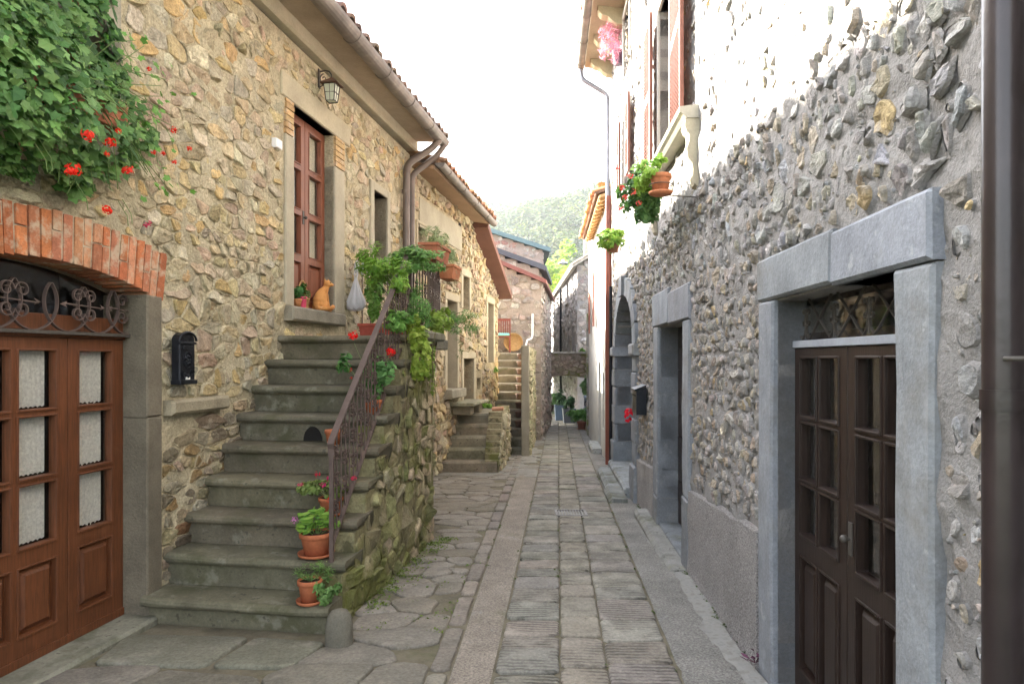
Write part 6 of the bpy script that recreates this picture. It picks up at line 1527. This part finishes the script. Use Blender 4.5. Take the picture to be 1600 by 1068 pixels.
m.loft([[V(ex, y, 5.55), V(6.3, y, 7.85), V(6.3, y, 7.97), V(ex, y, 5.68)] for y in (29.75, 58)], (.50, .44, .38), 0, True, False); m.build('roof', [M_tile], t)
m = MB(); rg2 = random.Random(4)
for k in range(17):
    f = k/17; x = ex+(6.3-ex)*f; z = 5.68+2.3*f
    m.loft([[V(x+e*.26, 29.80+.12*cos(pi*i/6), z+e*.16+.07*sin(pi*i/6)) for i in range(7)] for e in (0, 1)], jit((.42, .30, .22), .3, rg2), 0, True, False)
for k in range(80):
    y = 30.0+k*.34; m.loft([[V(ex-.03+e*.5, y+.12*cos(pi*i/6), 5.68+e*.31+.08*sin(pi*i/6)) for i in range(7)] for e in (0, 1)], jit((.40, .30, .22), .3, rg2), 0, True, False)
m.build('verge_tiles', [M_tile], t, recalc=False)
m = MB(); m.box(F, 3.45, 3.75, -3.0, -2.7, 6.2, 7.35, (.32, .26, .22)); m.build('chimney', [M_brick], t); 
pipe(t, [FG(38, .1, 5.5), FG(38, .1, -.9)], .06, M_black)
# street lamp on a wire, white far house
t = thing('street_lamp', 'hanging street lamp with a shallow pale shade on a bracket above the far alley', 'street lamp', at(880, 424, 28.5)); c = at(880, 411, 28.5)
m = MB(); m.lathe(c, [(.001, .16), (.05, .15), (.07, .07), (.20, .02), (.23, -.03), (.22, -.035), (.001, .0)], 20, (.35, .36, .38)); m.build('lamp_shade', M_paint, t)
m = MB(); m.ball(c+V(0, 0, -.04), (.07, .07, .05), (.7, .7, .65)); m.build('bulb', M_white, t); m = MB(); m.tube([c+V(0, 0, .15), c+V(0, 0, .24)], .012, 6); m.tube([at(845, 399, 27.9)+V(0, .3, 0), c+V(0, 0, .24), at(921, 399, 29.6)], .010, 5); m.build('wire', M_iron, t)
t = thing('white_house', 'small white rendered house with red tiled roof far down the alley', 'house', V(4.4, 75, -1)); m = MB()
F = lambda u, d, z: V(u, 75-d, z); wall(m, F, (2.4, 7), (-1.2, 3.9), [(4.0, 4.9, 1.2, 2.6)], .3, (.62, .60, .54), 0, .4, .0); m.quad(V(2.4, 75, -1.2), V(2.4, 82, -1.2), V(2.4, 82, 3.9), V(2.4, 75, 3.9), (.62, .6, .54)); m.build('wall', [M_plaster], t, recalc=False)
casement(t, F, 4.0, 4.9, 1.2, 2.6, -.2, M_woodS, 0)
m = MB(); m.loft([[V(2.1, 74.6, 3.85), V(7.3, 74.6, 3.85), V(7.3, 74.6, 4.0), V(2.1, 74.6, 4.0)], [V(2.1, 80, 5.7), V(7.3, 80, 5.7), V(7.3, 80, 5.85), V(2.1, 80, 5.85)]], (.40, .20, .15), 0, True, False)
m.build('roof', [M_tile], t)
# planters and pots under the bridge and beyond
def crate_pot(label, c, s, hgt, col, cat='planter', g='large planters along the far wall'):
    t = thing('square_planter', label, cat, c, g); m = MB(); R = lambda a, z: [c+V(-a, -a, z), c+V(a, -a, z), c+V(a, a, z), c+V(-a, a, z)]
    m.loft([R(s*.85, 0), R(s, hgt-.06), R(s*1.06, hgt-.06), R(s*1.06, hgt), R(s*.94, hgt), R(s*.92, hgt-.08)], col, 0, True, False); m.build('tub', [M_paint], t, bevel=.01); return t
gY = lambda x, y: (lambda Y: V((x-800)/FPX*Y, Y, gz(Y)))(1707/(y-594) if 1707/(y-594) < 32 else 2.624*FPX/(y-HOR))
c = gY(876, 656); t = crate_pot('square blue-grey planter tub nearer the middle of the far wall', c, .24, .62, (.09, .13, .19)); foliage(c+V(0, 0, .95), (.2, .2, .35), 160, .08, 'oval', (.04, .10, .05), (.10, .18, .09), r, 10).build('foliage', M_leaf, t, recalc=False)
c = gY(889, 660); t = crate_pot('square dark grey planter tub right of the blue-grey one', c, .24, .55, (.10, .11, .13)); foliage(c+V(0, 0, .75), (.2, .2, .25), 130, .08, 'oval', (.04, .10, .05), (.10, .18, .09), r, 10).build('foliage', M_leaf, t, recalc=False)
c = gY(909, 670); t = thing('potted_plant', 'green leafy plant in a terracotta pot at the right wall just before the footbridge', 'plant', c); pot_mesh(t, c, .16, .26, (.30, .13, .09)); foliage(c+V(-.05, 0, .48), (.36, .25, .24), 330, .085, 'lance', (.10, .26, .06), (.22, .42, .12), r, 16).build('foliage', M_leaf, t, recalc=False)
c = gY(858, 641); t = thing('potted_plant', 'spreading green plant in a low dark tub at the left side beyond the footbridge', 'plant', c); pot_mesh(t, c, .28, .30, (.14, .10, .09)); foliage(c+V(0, 0, .55), (.55, .3, .35), 330, .12, 'lance', (.10, .24, .07), (.26, .42, .16), r, 16).build('foliage', M_leaf, t, recalc=False)
c = gY(911, 662); t = thing('covered_scooter', 'dark shape of a scooter under a pale grey sheet in the doorway below the bridge', 'scooter', V(3.25, 30.3, -1.02)); m = MB(); b0 = V(3.25, 30.3, -1.02)
m.ball(b0+V(0, .1, .95), (.30, .45, .22), (.10, .12, .16)); m.build('sheet', [M_paint], t); m = MB()
for s in (-.35, .45): m.tube([b0+V(.0, .1+s, .22)+V(0, .2*cos(a), .2*sin(a)) for a in [2*pi*i/14 for i in range(15)]], .05, 8)
m.build('wheel', M_black, t); m = MB(); m.tube([b0+V(0, -.3, .45), b0+V(0, .1, .35), b0+V(0, .5, .6)], [.12, .16, .12], 10, (.05, .05, .06)); m.build('body', [M_paint], t)
# ------------------------------------------------------------------ trees: near ones singly, the wooded hill as one mass
def tree(c, hgt, rad, n, size, ca, cb, label, seed, group=None):
    rt = random.Random(seed); t = thing('tree', label, 'tree', c, group)
    m = MB(); m.tube([c, c+V(.1, 0, hgt*.4), c+V(-.1, .1, hgt*.8)], [.22, .15, .06], 8)
    for k in range(7):
        a = rt.uniform(0, 6.28); m.tube([c+V(0, 0, hgt*rt.uniform(.3, .6)), c+V(rad*.6*cos(a), rad*.6*sin(a), hgt*rt.uniform(.6, .9))], [.08, .03], 6)
    m.build('trunk', [mat('bark', (.09, .07, .05)) if 'bark' not in bpy.data.materials else bpy.data.materials['bark']], t)
    foliage(c+V(0, 0, hgt*.66), (rad, rad, hgt*.40), n, size, 'oval', ca, cb, rt, 34, .26, .4, .2).build('crown', M_tree, t, recalc=False)
    return t
tree(V(5.3, 92, -1.0), 16, 4.2, 2600, .34, (.22, .36, .03), (.46, .52, .06), 'bright yellow-green tree standing beyond the far end of the alley between the roofs', 1)
tree(V(9.6, 112, 1.5), 18, 5.5, 2400, .42, (.14, .26, .05), (.34, .44, .08), 'green tree rising directly behind the hanging street lamp', 2)
tree(V(1.0, 120, 1.5), 17, 5.5, 1800, .42, (.14, .26, .05), (.30, .42, .08), 'green tree half hidden behind the roof with the blue-green edge', 3)
rt = random.Random(99); m = MB()
def hill_tree(x, y, s, n, ca, cb):
    z = gz(y)-.03+hillz(x, y); c = V(x, y, z+s*.55); cl = [V(rt.uniform(-1, 1), rt.uniform(-1, 1), rt.uniform(-.6, 1)) for _ in range(5)]
    for _ in range(n):
        q = rt.choice(cl)*.55+V(rt.gauss(0, .3), rt.gauss(0, .3), rt.gauss(0, .3)); p = c+V(q.x*s, q.y*s, q.z*s*.85)
        add_leaf(m, p, q+V(rt.gauss(0, .3), -.1, .5), s*rt.uniform(.10, .2), 'oval', jit(mixc(ca, cb, rt.random()), .2, rt), rt)
cnt = 0
while cnt < 2300:
    y = 100+400*rt.random()**.8; x = y*rt.uniform(-.13, .19)
    s = rt.uniform(3.2, 6.5)*(1 if y > 180 else .75); t_ = rt.random()
    ca, cb = ((.022, .05, .02), (.055, .09, .03)) if t_ < .55 else ((.055, .085, .02), (.11, .145, .04)) if t_ < .85 else ((.02, .045, .03), (.04, .075, .045))
    hill_tree(x, y, s, 46 if y < 250 else 30, ca, cb); cnt += 1
o = m.build('hillside_wood', [M_tree], None, recalc=False); struct(o, 'stuff'); tag(o, 'pale green wooded hillside rising behind the village roofs', 'wood')
# ------------------------------------------------------------------ haze in the valley
HAZE = True
if HAZE:
    m = MB(); m.box(ID, -460, 560, -62, 720, -60, 190); hz = m.build('haze', [], None); struct(hz, 'stuff'); tag(hz, 'pale sunlit haze in the valley air', 'haze')
    hm = bpy.data.materials.new('haze_air'); hm.use_nodes = True; nt = hm.node_tree; nt.nodes.remove(nt.nodes['Principled BSDF'])
    pv_ = nt.nodes.new('ShaderNodeVolumePrincipled'); pv_.inputs['Color'].default_value = (.9, .93, 1, 1); pv_.inputs['Density'].default_value = .0003; pv_.inputs['Anisotropy'].default_value = .3
    nt.links.new(pv_.outputs[0], nt.nodes['Material Output'].inputs['Volume']); hz.data.materials.append(hm)
